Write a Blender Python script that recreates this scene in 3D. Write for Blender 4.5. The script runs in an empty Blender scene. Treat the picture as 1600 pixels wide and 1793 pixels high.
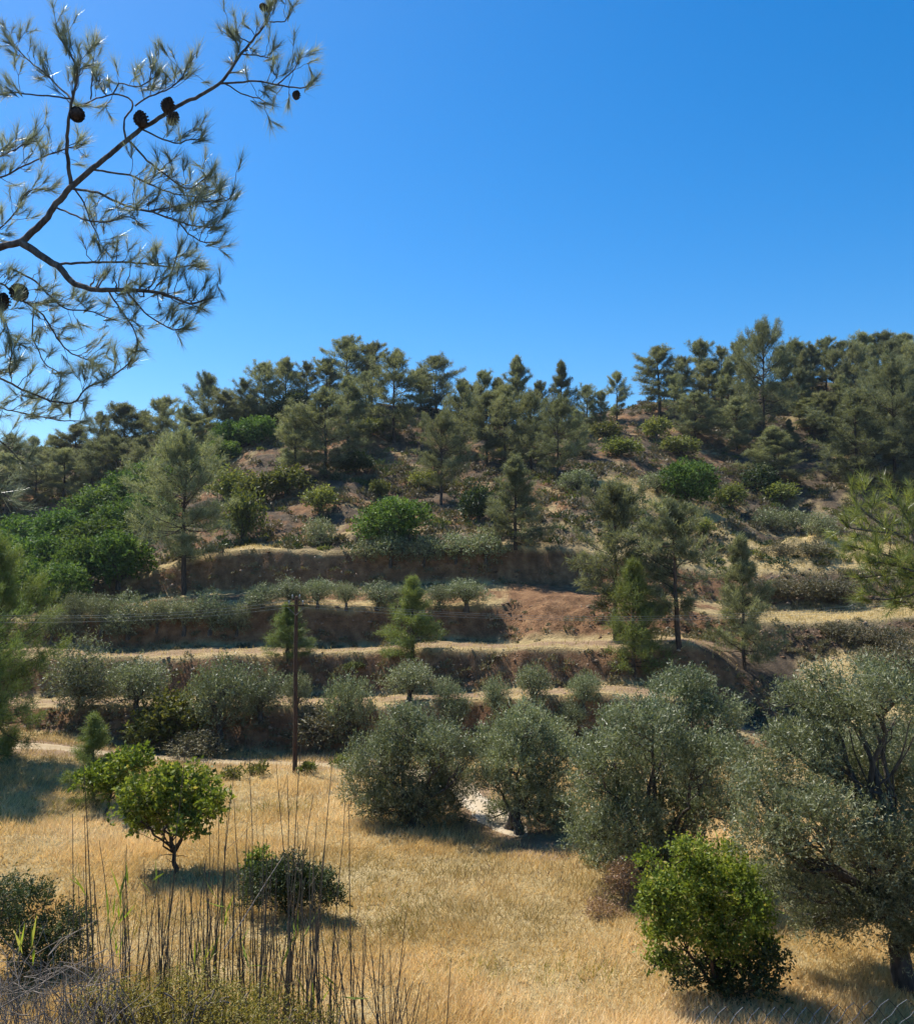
import bpy, math, random
import numpy as np

# ------------------------------------------------------------------ camera, sky, sun, exposure
SC = bpy.context.scene
COL = SC.collection
F_PX, CX, CY = 1600.0, 800.0, 896.5
PITCH = math.radians(3.70)
cam_data = bpy.data.cameras.new('camera')
cam = bpy.data.objects.new('camera', cam_data)
COL.objects.link(cam)
cam_data.sensor_fit = 'HORIZONTAL'
cam_data.sensor_width = 36.0
cam_data.lens = 36.0
cam_data.clip_start = 0.05
cam_data.clip_end = 6000.0
cam.location = (0, 0, 0)
cam.rotation_euler = (math.radians(90) + PITCH, 0, 0)
SC.camera = cam

SUN_EL, SUN_AZ = math.radians(57), math.radians(-52)      # azimuth measured from +Y towards +X
sun_dir = np.array([math.sin(SUN_AZ) * math.cos(SUN_EL), math.cos(SUN_AZ) * math.cos(SUN_EL), math.sin(SUN_EL)])
world = bpy.data.worlds.new('World')
SC.world = world
world.use_nodes = True
wn = world.node_tree
wn.nodes.clear()
w_out = wn.nodes.new('ShaderNodeOutputWorld')
w_bg = wn.nodes.new('ShaderNodeBackground')
w_sky = wn.nodes.new('ShaderNodeTexSky')
w_sky.sky_type = 'NISHITA'
w_sky.sun_disc = False
w_sky.sun_elevation = SUN_EL
w_sky.sun_rotation = SUN_AZ
w_sky.altitude = 300
w_sky.air_density = 1.0
w_sky.dust_density = 0.6
w_sky.ozone_density = 3.2
w_bg.inputs['Strength'].default_value = 0.116
w_hs = wn.nodes.new('ShaderNodeHueSaturation')
w_hs.inputs['Saturation'].default_value = 1.44
wn.links.new(w_sky.outputs[0], w_hs.inputs['Color'])
wn.links.new(w_hs.outputs[0], w_bg.inputs['Color'])
wn.links.new(w_bg.outputs[0], w_out.inputs['Surface'])

sun_data = bpy.data.lights.new('sun', 'SUN')
sun_data.energy = 5.0
sun_data.angle = math.radians(0.53)
sun_data.color = (1.0, 0.95, 0.86)
sun = bpy.data.objects.new('sun', sun_data)
COL.objects.link(sun)
from mathutils import Vector
sun.rotation_euler = Vector(sun_dir).to_track_quat('Z', 'Y').to_euler()

SC.view_settings.view_transform = 'Standard'
SC.view_settings.look = 'None'
SC.view_settings.exposure = 0.6
SC.view_settings.gamma = 1.0
SC.view_settings.use_curve_mapping = False
SC.cycles.use_denoising = True
SC.cycles.max_bounces = 8
SC.cycles.diffuse_bounces = 4
SC.cycles.transmission_bounces = 6
SC.cycles.use_adaptive_sampling = True
SC.cycles.adaptive_threshold = 0.02

rng = np.random.default_rng(7)

# ------------------------------------------------------------------ helpers
def ray(px, v):
    """direction through a pixel of the 1600x1793 photograph, scaled so that y = 1"""
    a = (np.asarray(px, float) - CX) / F_PX
    b = (CY - np.asarray(v, float)) / F_PX
    y = math.cos(PITCH) - b * math.sin(PITCH)
    z = math.sin(PITCH) + b * math.cos(PITCH)
    return a / y, z / y

def P(px, v, depth):
    dx, dz = ray(px, v)
    return np.stack([dx * depth, np.ones_like(dx) * depth, dz * depth], -1)

def norm(a):
    return a / np.maximum(np.linalg.norm(a, axis=-1, keepdims=True), 1e-9)

_LAT = np.random.default_rng(99).random((8, 256, 256))
def vnoise(x, y, s=0):
    xi = np.floor(x).astype(int); yi = np.floor(y).astype(int)
    fx = x - xi; fy = y - yi
    fx = fx * fx * (3 - 2 * fx); fy = fy * fy * (3 - 2 * fy)
    L = _LAT[s % 8]
    g = lambda i, j: L[(xi + i) % 256, (yi + j) % 256]
    return (g(0, 0) * (1 - fx) + g(1, 0) * fx) * (1 - fy) + (g(0, 1) * (1 - fx) + g(1, 1) * fx) * fy
def fbm(x, y, s=0, o=4):
    r = np.zeros(np.shape(x)); a = 0.5
    for i in range(o):
        r = r + a * (vnoise(x + 17.3 * i, y - 9.1 * i, s + i) - 0.5); x = x * 2.03; y = y * 2.03; a *= 0.55
    return r
def noise3(p, s=0):
    return (vnoise(p[..., 0] + 3.1 * p[..., 2], p[..., 1] - 2.3 * p[..., 2], s) + vnoise(p[..., 2] + 1.7 * p[..., 0] + 40, p[..., 1] + 11, s + 1) - 1.0)

class MB:
    """collects vertices and faces, then links them as one mesh object"""
    def __init__(self):
        self.v, self.f, self.n, self.t = [], [], [], []
        self.nv = 0
    def add(self, verts, faces, tint=0.5):
        verts = np.asarray(verts, np.float32).reshape(-1, 3)
        faces = np.asarray(faces, np.int64)
        self.v.append(verts)
        self.f.append((faces + self.nv).reshape(-1)); self.n.append(np.full(faces.shape[0], faces.shape[1], np.int32))
        t = np.asarray(tint, np.float32)
        self.t.append(np.full(len(verts), float(t), np.float32) if t.ndim == 0 else t.reshape(-1))
        self.nv += len(verts)
    def tube(self, pts, rad, sides=6, tint=0.5, cap=True):
        pts = np.asarray(pts, float); rad = np.asarray(rad, float)
        if rad.ndim == 0: rad = np.full(len(pts), float(rad))
        n = len(pts)
        tan = norm(np.gradient(pts, axis=0))
        ref = np.array([0.31, 0.87, 0.38]) if abs(tan[:, 2]).mean() > 0.6 else np.array([0.12, 0.2, 0.97])
        u = norm(np.cross(tan, ref)); w = np.cross(tan, u)
        a = np.arange(sides) * 2 * math.pi / sides
        ring = pts[:, None, :] + rad[:, None, None] * (np.cos(a)[None, :, None] * u[:, None, :] + np.sin(a)[None, :, None] * w[:, None, :])
        i = np.arange(n - 1)[:, None] * sides; j = np.arange(sides)[None, :]; k = (j + 1) % sides
        fc = np.stack([i + j, i + k, i + sides + k, i + sides + j], -1).reshape(-1, 4)
        self.add(ring.reshape(-1, 3), fc, tint)
        if cap and sides == 4:
            self.add(ring[-1], [[0, 1, 2, 3]], tint)
        elif cap:
            tip = np.concatenate([ring[-1], pts[-1:] + tan[-1:] * rad[-1]])
            self.add(tip, np.stack([np.arange(sides), (np.arange(sides) + 1) % sides, np.full(sides, sides)], -1), tint)
    def blades(self, base, d, L, W, tint):
        """thin triangles: base points, directions, lengths, widths"""
        n = len(base)
        side = norm(np.cross(d, rng.normal(size=(n, 3)))) * (np.asarray(W).reshape(-1, 1) * 0.5)
        v = np.stack([base - side, base + side, base + d * np.asarray(L).reshape(-1, 1)], 1)
        self.add(v.reshape(-1, 3), np.arange(3 * n).reshape(-1, 3), np.repeat(tint, 3))
    def leaves(self, base, d, L, W, tint, fold=0.25, nrm=None):
        """diamond leaves with a slight fold along the midrib"""
        n = len(base); L = np.asarray(L).reshape(-1, 1); W = np.asarray(W).reshape(-1, 1)
        r = rng.normal(size=(n, 3)) if nrm is None else nrm + 0.6 * rng.normal(size=(n, 3))
        side = norm(np.cross(d, r)); up = np.cross(side, d)
        mid = base + d * L * 0.45 - up * W * fold
        v = np.stack([base, mid - side * W * 0.5 + up * W * fold, base + d * L - up * L * 0.08, mid + side * W * 0.5 + up * W * fold], 1)
        self.add(v.reshape(-1, 3), np.arange(4 * n).reshape(-1, 4), np.repeat(tint, 4))
    def mesh(self, name, mat, smooth=False):
        me = bpy.data.meshes.new(name)
        v = np.concatenate(self.v); f = np.concatenate(self.f); n = np.concatenate(self.n); t = np.concatenate(self.t)
        me.vertices.add(len(v)); me.vertices.foreach_set('co', v.reshape(-1))
        me.loops.add(len(f)); me.loops.foreach_set('vertex_index', f.astype(np.int32))
        me.polygons.add(len(n))
        st = np.zeros(len(n), np.int32); st[1:] = np.cumsum(n)[:-1]
        me.polygons.foreach_set('loop_start', st); me.polygons.foreach_set('loop_total', n)
        if smooth: me.polygons.foreach_set('use_smooth', np.ones(len(n), bool))
        me.update(calc_edges=True)
        at = me.attributes.new('tint', 'FLOAT', 'POINT'); at.data.foreach_set('value', t)
        me.materials.append(mat)
        return me
    def build(self, name, mat, parent=None, smooth=False):
        o = bpy.data.objects.new(name, self.mesh(name, mat, smooth))
        COL.objects.link(o)
        if parent is not None: o.parent = parent
        return o

def put(name, me, parent=None):
    o = bpy.data.objects.new(name, me); COL.objects.link(o)
    if parent is not None: o.parent = parent
    return o

def thing(name, label, cat, loc=(0, 0, 0), rz=0.0, scale=(1, 1, 1), group=None):
    o = bpy.data.objects.new(name, None); COL.objects.link(o)
    o.empty_display_size = 0.3
    o.location = loc; o.rotation_euler = (0, 0, rz); o.scale = scale
    o['label'] = label; o['category'] = cat
    if group: o['group'] = group
    return o

def tag(o, label=None, cat=None, group=None, kind=None):
    if label: o['label'] = label
    if cat: o['category'] = cat
    if group: o['group'] = group
    if kind: o['kind'] = kind
    return o

# ------------------------------------------------------------------ materials
def nodes_of(name):
    m = bpy.data.materials.new(name); m.use_nodes = True
    nt = m.node_tree; nt.nodes.clear()
    out = nt.nodes.new('ShaderNodeOutputMaterial')
    return m, nt, out

def ramp(nt, src, stops):
    r = nt.nodes.new('ShaderNodeValToRGB')
    el = r.color_ramp.elements
    while len(el) < len(stops): el.new(0.5)
    for e, (p, c) in zip(el, stops): e.position = p; e.color = (*c, 1)
    nt.links.new(src, r.inputs['Fac'])
    return r.outputs['Color']

def leaf_mat(name, stops, trans=0.35, rough=0.55, spec=0.3, var=0.25, tcol=(1.25, 1.2, 0.6)):
    m, nt, out = nodes_of(name)
    at = nt.nodes.new('ShaderNodeAttribute'); at.attribute_name = 'tint'
    c = ramp(nt, at.outputs['Fac'], stops)
    oi = nt.nodes.new('ShaderNodeObjectInfo')
    hs = nt.nodes.new('ShaderNodeHueSaturation')
    mr = nt.nodes.new('ShaderNodeMapRange'); mr.inputs['To Min'].default_value = 1 - var; mr.inputs['To Max'].default_value = 1 + var
    nt.links.new(oi.outputs['Random'], mr.inputs['Value']); nt.links.new(mr.outputs[0], hs.inputs['Value'])
    mr2 = nt.nodes.new('ShaderNodeMapRange'); mr2.inputs['To Min'].default_value = 0.485; mr2.inputs['To Max'].default_value = 0.51
    mu = nt.nodes.new('ShaderNodeMath'); mu.operation = 'MULTIPLY'; mu.inputs[1].default_value = 7.31
    fr = nt.nodes.new('ShaderNodeMath'); fr.operation = 'FRACT'
    nt.links.new(oi.outputs['Random'], mu.inputs[0]); nt.links.new(mu.outputs[0], fr.inputs[0]); nt.links.new(fr.outputs[0], mr2.inputs['Value'])
    nt.links.new(mr2.outputs[0], hs.inputs['Hue'])
    nt.links.new(c, hs.inputs['Color'])
    b = nt.nodes.new('ShaderNodeBsdfPrincipled')
    b.inputs['Roughness'].default_value = rough
    b.inputs['Specular IOR Level'].default_value = spec
    nt.links.new(hs.outputs[0], b.inputs['Base Color'])
    t = nt.nodes.new('ShaderNodeBsdfTranslucent')
    mx = nt.nodes.new('ShaderNodeMix'); mx.data_type = 'RGBA'; mx.blend_type = 'MULTIPLY'; mx.inputs['Factor'].default_value = 1
    nt.links.new(hs.outputs[0], mx.inputs['A']); mx.inputs['B'].default_value = (*tcol, 1)
    nt.links.new(mx.outputs['Result'], t.inputs['Color'])
    ms = nt.nodes.new('ShaderNodeMixShader'); ms.inputs[0].default_value = trans
    nt.links.new(b.outputs[0], ms.inputs[1]); nt.links.new(t.outputs[0], ms.inputs[2])
    nt.links.new(ms.outputs[0], out.inputs['Surface'])
    return m

def bark_mat(name, c1, c2, scale=12.0, bump=0.5):
    m, nt, out = nodes_of(name)
    tc = nt.nodes.new('ShaderNodeTexCoord')
    mp = nt.nodes.new('ShaderNodeMapping'); mp.inputs['Scale'].default_value = (1, 1, 0.25)
    nz = nt.nodes.new('ShaderNodeTexNoise'); nz.inputs['Scale'].default_value = scale; nz.inputs['Detail'].default_value = 6
    nt.links.new(tc.outputs['Object'], mp.inputs[0]); nt.links.new(mp.outputs[0], nz.inputs['Vector'])
    c = ramp(nt, nz.outputs['Fac'], [(0.3, c1), (0.7, c2)])
    b = nt.nodes.new('ShaderNodeBsdfPrincipled'); b.inputs['Roughness'].default_value = 0.9; b.inputs['Specular IOR Level'].default_value = 0.15
    nt.links.new(c, b.inputs['Base Color'])
    bp = nt.nodes.new('ShaderNodeBump'); bp.inputs['Strength'].default_value = bump; bp.inputs['Distance'].default_value = 0.03
    nt.links.new(nz.outputs['Fac'], bp.inputs['Height']); nt.links.new(bp.outputs[0], b.inputs['Normal'])
    nt.links.new(b.outputs[0], out.inputs['Surface'])
    return m

M = {}
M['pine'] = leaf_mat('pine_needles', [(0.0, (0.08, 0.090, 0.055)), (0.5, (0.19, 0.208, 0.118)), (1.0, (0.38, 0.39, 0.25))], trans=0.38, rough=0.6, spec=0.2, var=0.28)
M['pine_young'] = leaf_mat('young_pine_needles', [(0.0, (0.08, 0.11, 0.03)), (0.5, (0.15, 0.20, 0.055)), (1.0, (0.26, 0.31, 0.10))], trans=0.35, var=0.12)
M['needle_near'] = leaf_mat('near_pine_needles', [(0.0, (0.12, 0.14, 0.10)), (0.5, (0.25, 0.275, 0.19)), (0.85, (0.40, 0.41, 0.29)), (1.0, (0.56, 0.49, 0.35))], trans=0.52, rough=0.3, spec=0.6, var=0.05, tcol=(1.05, 1.1, 0.8))
M['needle_right'] = leaf_mat('yellow_green_pine_needles', [(0.0, (0.09, 0.105, 0.035)), (0.5, (0.21, 0.245, 0.075)), (1.0, (0.44, 0.46, 0.17))], trans=0.45, rough=0.35, spec=0.5, var=0.05)  # yellow-green needles of the right-hand pine
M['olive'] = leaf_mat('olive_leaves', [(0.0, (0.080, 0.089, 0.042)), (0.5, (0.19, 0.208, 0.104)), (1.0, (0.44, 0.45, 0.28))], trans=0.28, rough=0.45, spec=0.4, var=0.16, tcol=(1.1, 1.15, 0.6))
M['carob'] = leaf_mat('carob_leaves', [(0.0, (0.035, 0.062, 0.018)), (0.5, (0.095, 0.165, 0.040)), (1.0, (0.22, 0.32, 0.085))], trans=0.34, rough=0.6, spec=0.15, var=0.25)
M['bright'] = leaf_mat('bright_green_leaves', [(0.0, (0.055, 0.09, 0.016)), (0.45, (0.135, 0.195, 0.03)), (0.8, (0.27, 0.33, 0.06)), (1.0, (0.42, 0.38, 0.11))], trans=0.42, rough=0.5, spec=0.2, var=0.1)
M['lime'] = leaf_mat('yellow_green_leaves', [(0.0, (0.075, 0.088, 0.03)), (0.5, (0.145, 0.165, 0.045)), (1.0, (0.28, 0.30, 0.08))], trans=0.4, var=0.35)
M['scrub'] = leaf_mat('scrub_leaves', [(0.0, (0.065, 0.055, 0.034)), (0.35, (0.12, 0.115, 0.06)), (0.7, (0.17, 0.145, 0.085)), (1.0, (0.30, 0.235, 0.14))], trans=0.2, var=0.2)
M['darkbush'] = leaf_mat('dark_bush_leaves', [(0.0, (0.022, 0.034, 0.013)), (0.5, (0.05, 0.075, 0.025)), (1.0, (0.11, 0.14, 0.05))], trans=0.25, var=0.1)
M['drybush'] = leaf_mat('dry_bush_leaves', [(0.0, (0.16, 0.105, 0.065)), (0.5, (0.32, 0.21, 0.13)), (1.0, (0.52, 0.37, 0.24))], trans=0.3, var=0.1)
M['fennel'] = leaf_mat('yellow_shrub_leaves', [(0.0, (0.12, 0.105, 0.025)), (0.5, (0.25, 0.215, 0.05)), (1.0, (0.42, 0.36, 0.11))], trans=0.35, var=0.1)
M['grass'] = leaf_mat('dry_grass_blades', [(0.0, (0.20, 0.19, 0.05)), (0.18, (0.33, 0.28, 0.10)), (0.4, (0.53, 0.42, 0.16)), (0.7, (0.73, 0.585, 0.25)), (1.0, (0.90, 0.76, 0.42))], trans=0.35, rough=0.5, spec=0.2, var=0.0, tcol=(1.1, 1.0, 0.8))
M['reedleaf'] = leaf_mat('reed_leaves', [(0.0, (0.18, 0.24, 0.03)), (0.5, (0.30, 0.36, 0.05)), (1.0, (0.50, 0.42, 0.16))], trans=0.45, var=0.0)
M['cane'] = bark_mat('dead_cane', (0.085, 0.058, 0.036), (0.23, 0.165, 0.10), 14, 0.2)
M['twig'] = bark_mat('grey_dead_twigs', (0.14, 0.11, 0.085), (0.30, 0.25, 0.20), 25, 0.2)
M['bark'] = bark_mat('pine_bark', (0.035, 0.026, 0.020), (0.11, 0.08, 0.06), 9, 0.8)
M['bark_near'] = bark_mat('near_pine_bark', (0.06, 0.05, 0.045), (0.19, 0.155, 0.13), 45, 0.8)
M['bark_olive'] = bark_mat('olive_bark', (0.045, 0.038, 0.030), (0.14, 0.12, 0.10), 10, 0.8)
M['cone'] = bark_mat('cone_scales_and_unlit_wire', (0.030, 0.020, 0.016), (0.12, 0.08, 0.062), 60, 0.5)
M['pole'] = bark_mat('creosoted_pole', (0.045, 0.028, 0.020), (0.10, 0.062, 0.042), 14, 0.4)
def plain(name, c, rough=0.5, metal=0.0):
    m, nt, out = nodes_of(name)
    b = nt.nodes.new('ShaderNodeBsdfPrincipled')
    nz = nt.nodes.new('ShaderNodeTexNoise'); nz.inputs['Scale'].default_value = 30
    cc = ramp(nt, nz.outputs['Fac'], [(0.3, tuple(x * 0.75 for x in c)), (0.7, c)])
    nt.links.new(cc, b.inputs['Base Color'])
    b.inputs['Roughness'].default_value = rough; b.inputs['Metallic'].default_value = metal
    nt.links.new(b.outputs[0], out.inputs['Surface'])
    return m
M['wire'] = plain('aluminium_wire', (0.24, 0.26, 0.24), 0.5, 0.3)
M['steel'] = plain('galvanised_steel', (0.24, 0.24, 0.24), 0.55, 0.5)
M['porcelain'] = plain('insulator', (0.35, 0.36, 0.35), 0.2)

# ------------------------------------------------------------------ terrain
# features from the camera bank to behind the ridges; each one runs across the picture and has a depth and an image row
FE = [
 # depth [(px, y)...]            image row [(px, v)...] or ('z', height)
 ([(0, 0.0)], ('z', -1.75)),
 ([(0, 2.0)], ('z', -2.0)),
 ([(0, 6.5)], ('z', -5.3)),
 ([(0, 13.5)], ('z', -8.7)),
 ([(0, 25.0)], ('z', -9.0)),
 ([(0, 41.0), (1700, 41.0)], [(0, 1318), (120, 1322), (300, 1350), (900, 1352), (1700, 1350)]),
 ([(0, 46.3)], [(0, 1272), (130, 1285), (250, 1314), (600, 1326), (1200, 1322), (1700, 1300)]),
 ([(0, 47.6), (500, 47.3), (1100, 47.4), (1300, 48.5)], [(0, 1236), (400, 1240), (650, 1233), (900, 1222), (1050, 1214), (1180, 1222), (1280, 1285), (1400, 1300), (1600, 1250)]),
 ([(0, 53.4)], [(0, 1222), (150, 1222), (650, 1217), (900, 1210), (1050, 1199), (1180, 1205), (1280, 1262), (1400, 1282), (1600, 1220)]),
 ([(0, 54.4), (1200, 54.6), (1300, 56)], [(0, 1152), (200, 1153), (500, 1147), (800, 1139), (1050, 1134), (1190, 1127), (1240, 1140), (1300, 1178), (1400, 1228), (1500, 1196), (1600, 1170)]),
 ([(0, 60.9), (850, 60.9), (920, 58.6), (1080, 58.6), (1200, 60)], [(0, 1130), (200, 1139), (500, 1133), (800, 1126), (1050, 1120), (1190, 1114), (1250, 1124), (1320, 1140), (1400, 1160), (1500, 1140), (1600, 1124)]),
 ([(0, 61.8), (850, 61.8), (910, 63.5), (1080, 63.5), (1300, 62.6)], [(0, 1085), (100, 1085), (300, 1063), (500, 1058), (700, 1060), (850, 1060), (950, 1046), (1050, 1042), (1200, 1066), (1300, 1086), (1400, 1088), (1500, 1086), (1600, 1080)]),
 ([(0, 68.2), (1050, 68.2), (1150, 67.0)], [(0, 1066), (300, 1043), (500, 1033), (700, 1030), (900, 1018), (1050, 1024), (1200, 1050), (1350, 1068), (1500, 1066), (1600, 1060)]),
 ([(0, 69.3), (1100, 69.3), (1300, 71)], [(0, 1052), (100, 1040), (250, 1010), (350, 975), (450, 962), (600, 962), (800, 952), (900, 957), (1000, 962), (1100, 978), (1250, 996), (1350, 1000), (1480, 992), (1600, 986)]),
 ([(0, 76.0)], [(0, 1046), (200, 990), (350, 955), (450, 945), (700, 930), (900, 920), (1000, 900), (1100, 905), (1200, 935), (1300, 958), (1350, 950), (1400, 944), (1500, 946), (1600, 950)]),
 ([(0, 88.0)], [(0, 1014), (200, 960), (350, 910), (450, 885), (600, 858), (700, 866), (800, 862), (900, 850), (1000, 846), (1060, 836), (1150, 872), (1250, 914), (1350, 968), (1500, 990), (1600, 990)]),
 ([(0, 104.0)], [(0, 945), (200, 902), (350, 850), (450, 805), (600, 788), (700, 788), (800, 798), (900, 792), (1000, 795), (1100, 800), (1200, 842), (1300, 876), (1400, 900), (1500, 895), (1600, 880)]),
 ([(0, 122.0)], [(0, 865), (200, 832), (350, 782), (450, 740), (550, 716), (650, 704), (750, 712), (850, 742), (950, 756), (1000, 764), (1100, 752), (1200, 762), (1300, 788), (1400, 796), (1600, 786)]),
 ([(0, 146.0)], [(-300, 800), (0, 790), (200, 772), (350, 756), (450, 748), (650, 748), (850, 762), (950, 748), (1000, 738), (1100, 716), (1150, 704), (1250, 696), (1350, 674), (1420, 668), (1500, 672), (1600, 676)]),
 ([(0, 165.0)], [(-300, 815), (0, 806), (200, 790), (600, 770), (1000, 750), (1200, 716), (1420, 690), (1600, 700)]),
 ([(0, 300.0)], ('z', 6.0)),
 ([(0, 900.0)], ('z', -12.0)),
 ([(0, 4000.0)], ('z', -30.0)),
]
T_PX = np.arange(-800, 2401, 8.0)
T_Y = np.concatenate([np.arange(0, 14, 0.5), np.arange(14, 44, 0.25), np.arange(44, 78, 0.1), np.arange(78, 170, 0.4), np.arange(170, 300, 4), np.arange(300, 1000, 50), np.arange(1000, 4001, 300)])
K = len(FE)
FD = np.zeros((K, len(T_PX))); FZ = np.zeros((K, len(T_PX)))
for k, (d, v) in enumerate(FE):
    FD[k] = np.interp(T_PX, [a for a, _ in d], [b for _, b in d])
    if v[0] == 'z': FZ[k] = v[1]
    else:
        vv = np.interp(T_PX, [a for a, _ in v], [b for _, b in v])
        ker = np.hanning(13); ker /= ker.sum()
        vv = np.convolve(np.pad(vv, 6, mode='edge'), ker, 'valid')
        FZ[k] = ray(800 * np.ones_like(vv), vv)[1] * FD[k]
for k in range(7, 15):                                   # uneven terrace lips
    FZ[k] += 0.55 * fbm(T_PX / 70.0, np.full(len(T_PX), k * 3.7), k, 4) * FD[k] / 60
T_Z = np.zeros((len(T_PX), len(T_Y))); T_K = np.zeros_like(T_Z)
for i in range(len(T_PX)):
    T_Z[i] = np.interp(T_Y, FD[:, i], FZ[:, i])
    T_K[i] = np.interp(T_Y, FD[:, i], np.arange(K))
def table(T, x, y):
    x = np.asarray(x, float); y = np.asarray(y, float)
    yy = np.maximum(y, 10.0)
    p = np.clip((CX + F_PX * x / (yy * 1.0) - T_PX[0]) / 8.0, 0, len(T_PX) - 1.001)
    q = np.clip(np.interp(y, T_Y, np.arange(len(T_Y))), 0, len(T_Y) - 1.001)
    i = p.astype(int); j = q.astype(int); a = p - i; b = q - j
    return (T[i, j] * (1 - a) + T[i + 1, j] * a) * (1 - b) + (T[i, j + 1] * (1 - a) + T[i + 1, j + 1] * a) * b

# dirt road and the pale track that leaves it between the olives (plan view)
def ground_pt(px, v, z):
    dx, dz = ray(px, v); d = z / dz
    return np.array([dx * d, d])
ROAD = np.array([[(a - CX) / F_PX * 42.6, 42.6] for a in (-300, 0, 150)] + [ground_pt(*a) for a in [(290, 1331, -9.05), (420, 1339, -9.05), (560, 1340, -9.05), (700, 1354, -9.05), (800, 1385, -9.05), (850, 1425, -9.05), (905, 1466, -9.05), (955, 1484, -9.05)]])
def resample(pts, n):
    pts = np.asarray(pts, float)
    s = np.concatenate([[0], np.cumsum(np.linalg.norm(np.diff(pts, axis=0), axis=1))])
    t = np.linspace(0, s[-1], n)
    o = np.stack([np.interp(t, s, pts[:, i]) for i in range(pts.shape[1])], 1)
    if n > 12:
        k = max(3, n // (len(pts) * 2) | 1); w = np.hanning(k + 2)[1:-1]; w /= w.sum()
        pad = k // 2
        o2 = np.stack([np.convolve(np.pad(o[:, i], pad, mode='edge'), w, 'valid') for i in range(o.shape[1])], 1)
        o2[0], o2[-1] = o[0], o[-1]; o = o2
    return o
ROADC = resample(ROAD, 260)
def road_dist(x, y):
    x = np.asarray(x, float); y = np.asarray(y, float)
    sh = x.shape; x = x.reshape(-1); y = y.reshape(-1)
    d = np.full(x.shape, 99.0)
    near = (y > 24) & (y < 60) & (np.abs(x) < 45)
    if near.any():
        a = np.stack([x[near], y[near]], 1)
        best = np.full(len(a), 99.0)
        for c in range(0, len(a), 20000):
            best[c:c + 20000] = np.sqrt(((a[c:c + 20000, None, :] - ROADC[None, ::2, :]) ** 2).sum(-1)).min(1)
        d[near] = best
    return d.reshape(sh)

def ground_z(x, y, rd=None):
    x = np.asarray(x, float); y = np.asarray(y, float)
    z = table(T_Z, x, y); k = table(T_K, x, y)
    if rd is None: rd = road_dist(x, y)
    flat = np.clip((rd - 1.3) / 1.5, 0, 1)
    # large and small relief: hillside hummocks, eroded banks, tussocky field
    hill = np.clip((k - 13.0) / 1.0, 0, 1)
    bank = np.maximum.reduce([np.clip(1 - np.abs(k - c) * 1.7, 0, 1) for c in (6.5, 8.5, 10.5, 12.5)])
    near = np.clip((k - 2.2) / 1.0, 0, 1)
    z = z + hill * (fbm(x * 0.16, y * 0.16, 1) * 2.4 + fbm(x * 0.8, y * 0.8, 2) * 0.55)
    z = z + bank * (fbm(x * 0.5, y * 0.5, 3) * 1.3 + fbm(x * 2.1, y * 1.3, 4) * 0.9 + fbm(x * 4.3, y * 3.3, 5) * 0.35)
    z = z + near * flat * (fbm(x * 0.35, y * 0.35, 5) * 0.22 + fbm(x * 1.7, y * 1.7, 6) * 0.10)
    return z

def hit(px, v, y0=12.0, y1=260.0):
    """where the line of sight through a photo pixel meets the ground"""
    dx, dz = ray(px, v)
    y = np.arange(y0, y1, 0.1)
    g = ground_z(dx * y, y, rd=np.full(y.shape, 99.0))
    below = np.nonzero(dz * y < g)[0]
    if len(below) == 0:
        i = int(np.argmin(dz * y - g))
    else: i = int(below[0])
    return np.array([float(dx) * y[i], y[i], g[i]])

# ---- terrain sheet
rows = np.concatenate([np.linspace(-60, 0, 12)[:-1], np.arange(0, 14, 0.7), np.arange(14, 45, 0.42), np.arange(45, 78, 0.16), np.arange(78, 150, 0.5), np.arange(150, 172, 1.5), np.linspace(175, 300, 16), np.geomspace(330, 4000, 16)])
us = np.concatenate([np.linspace(-1.6, -0.62, 26)[:-1], np.linspace(-0.62, 0.62, 280), np.linspace(0.62, 1.6, 26)[1:]])
YY, UU = np.meshgrid(rows, us, indexing='ij')
XX = UU * (np.maximum(YY, 0) + 6.0 + 20.0 * np.clip(-YY / 60, 0, 1))
RD = road_dist(XX, YY)
ZZ = ground_z(XX, YY, RD)
KK = table(T_K, XX, YY)
PXX = CX + F_PX * XX / np.maximum(YY, 10)

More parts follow.
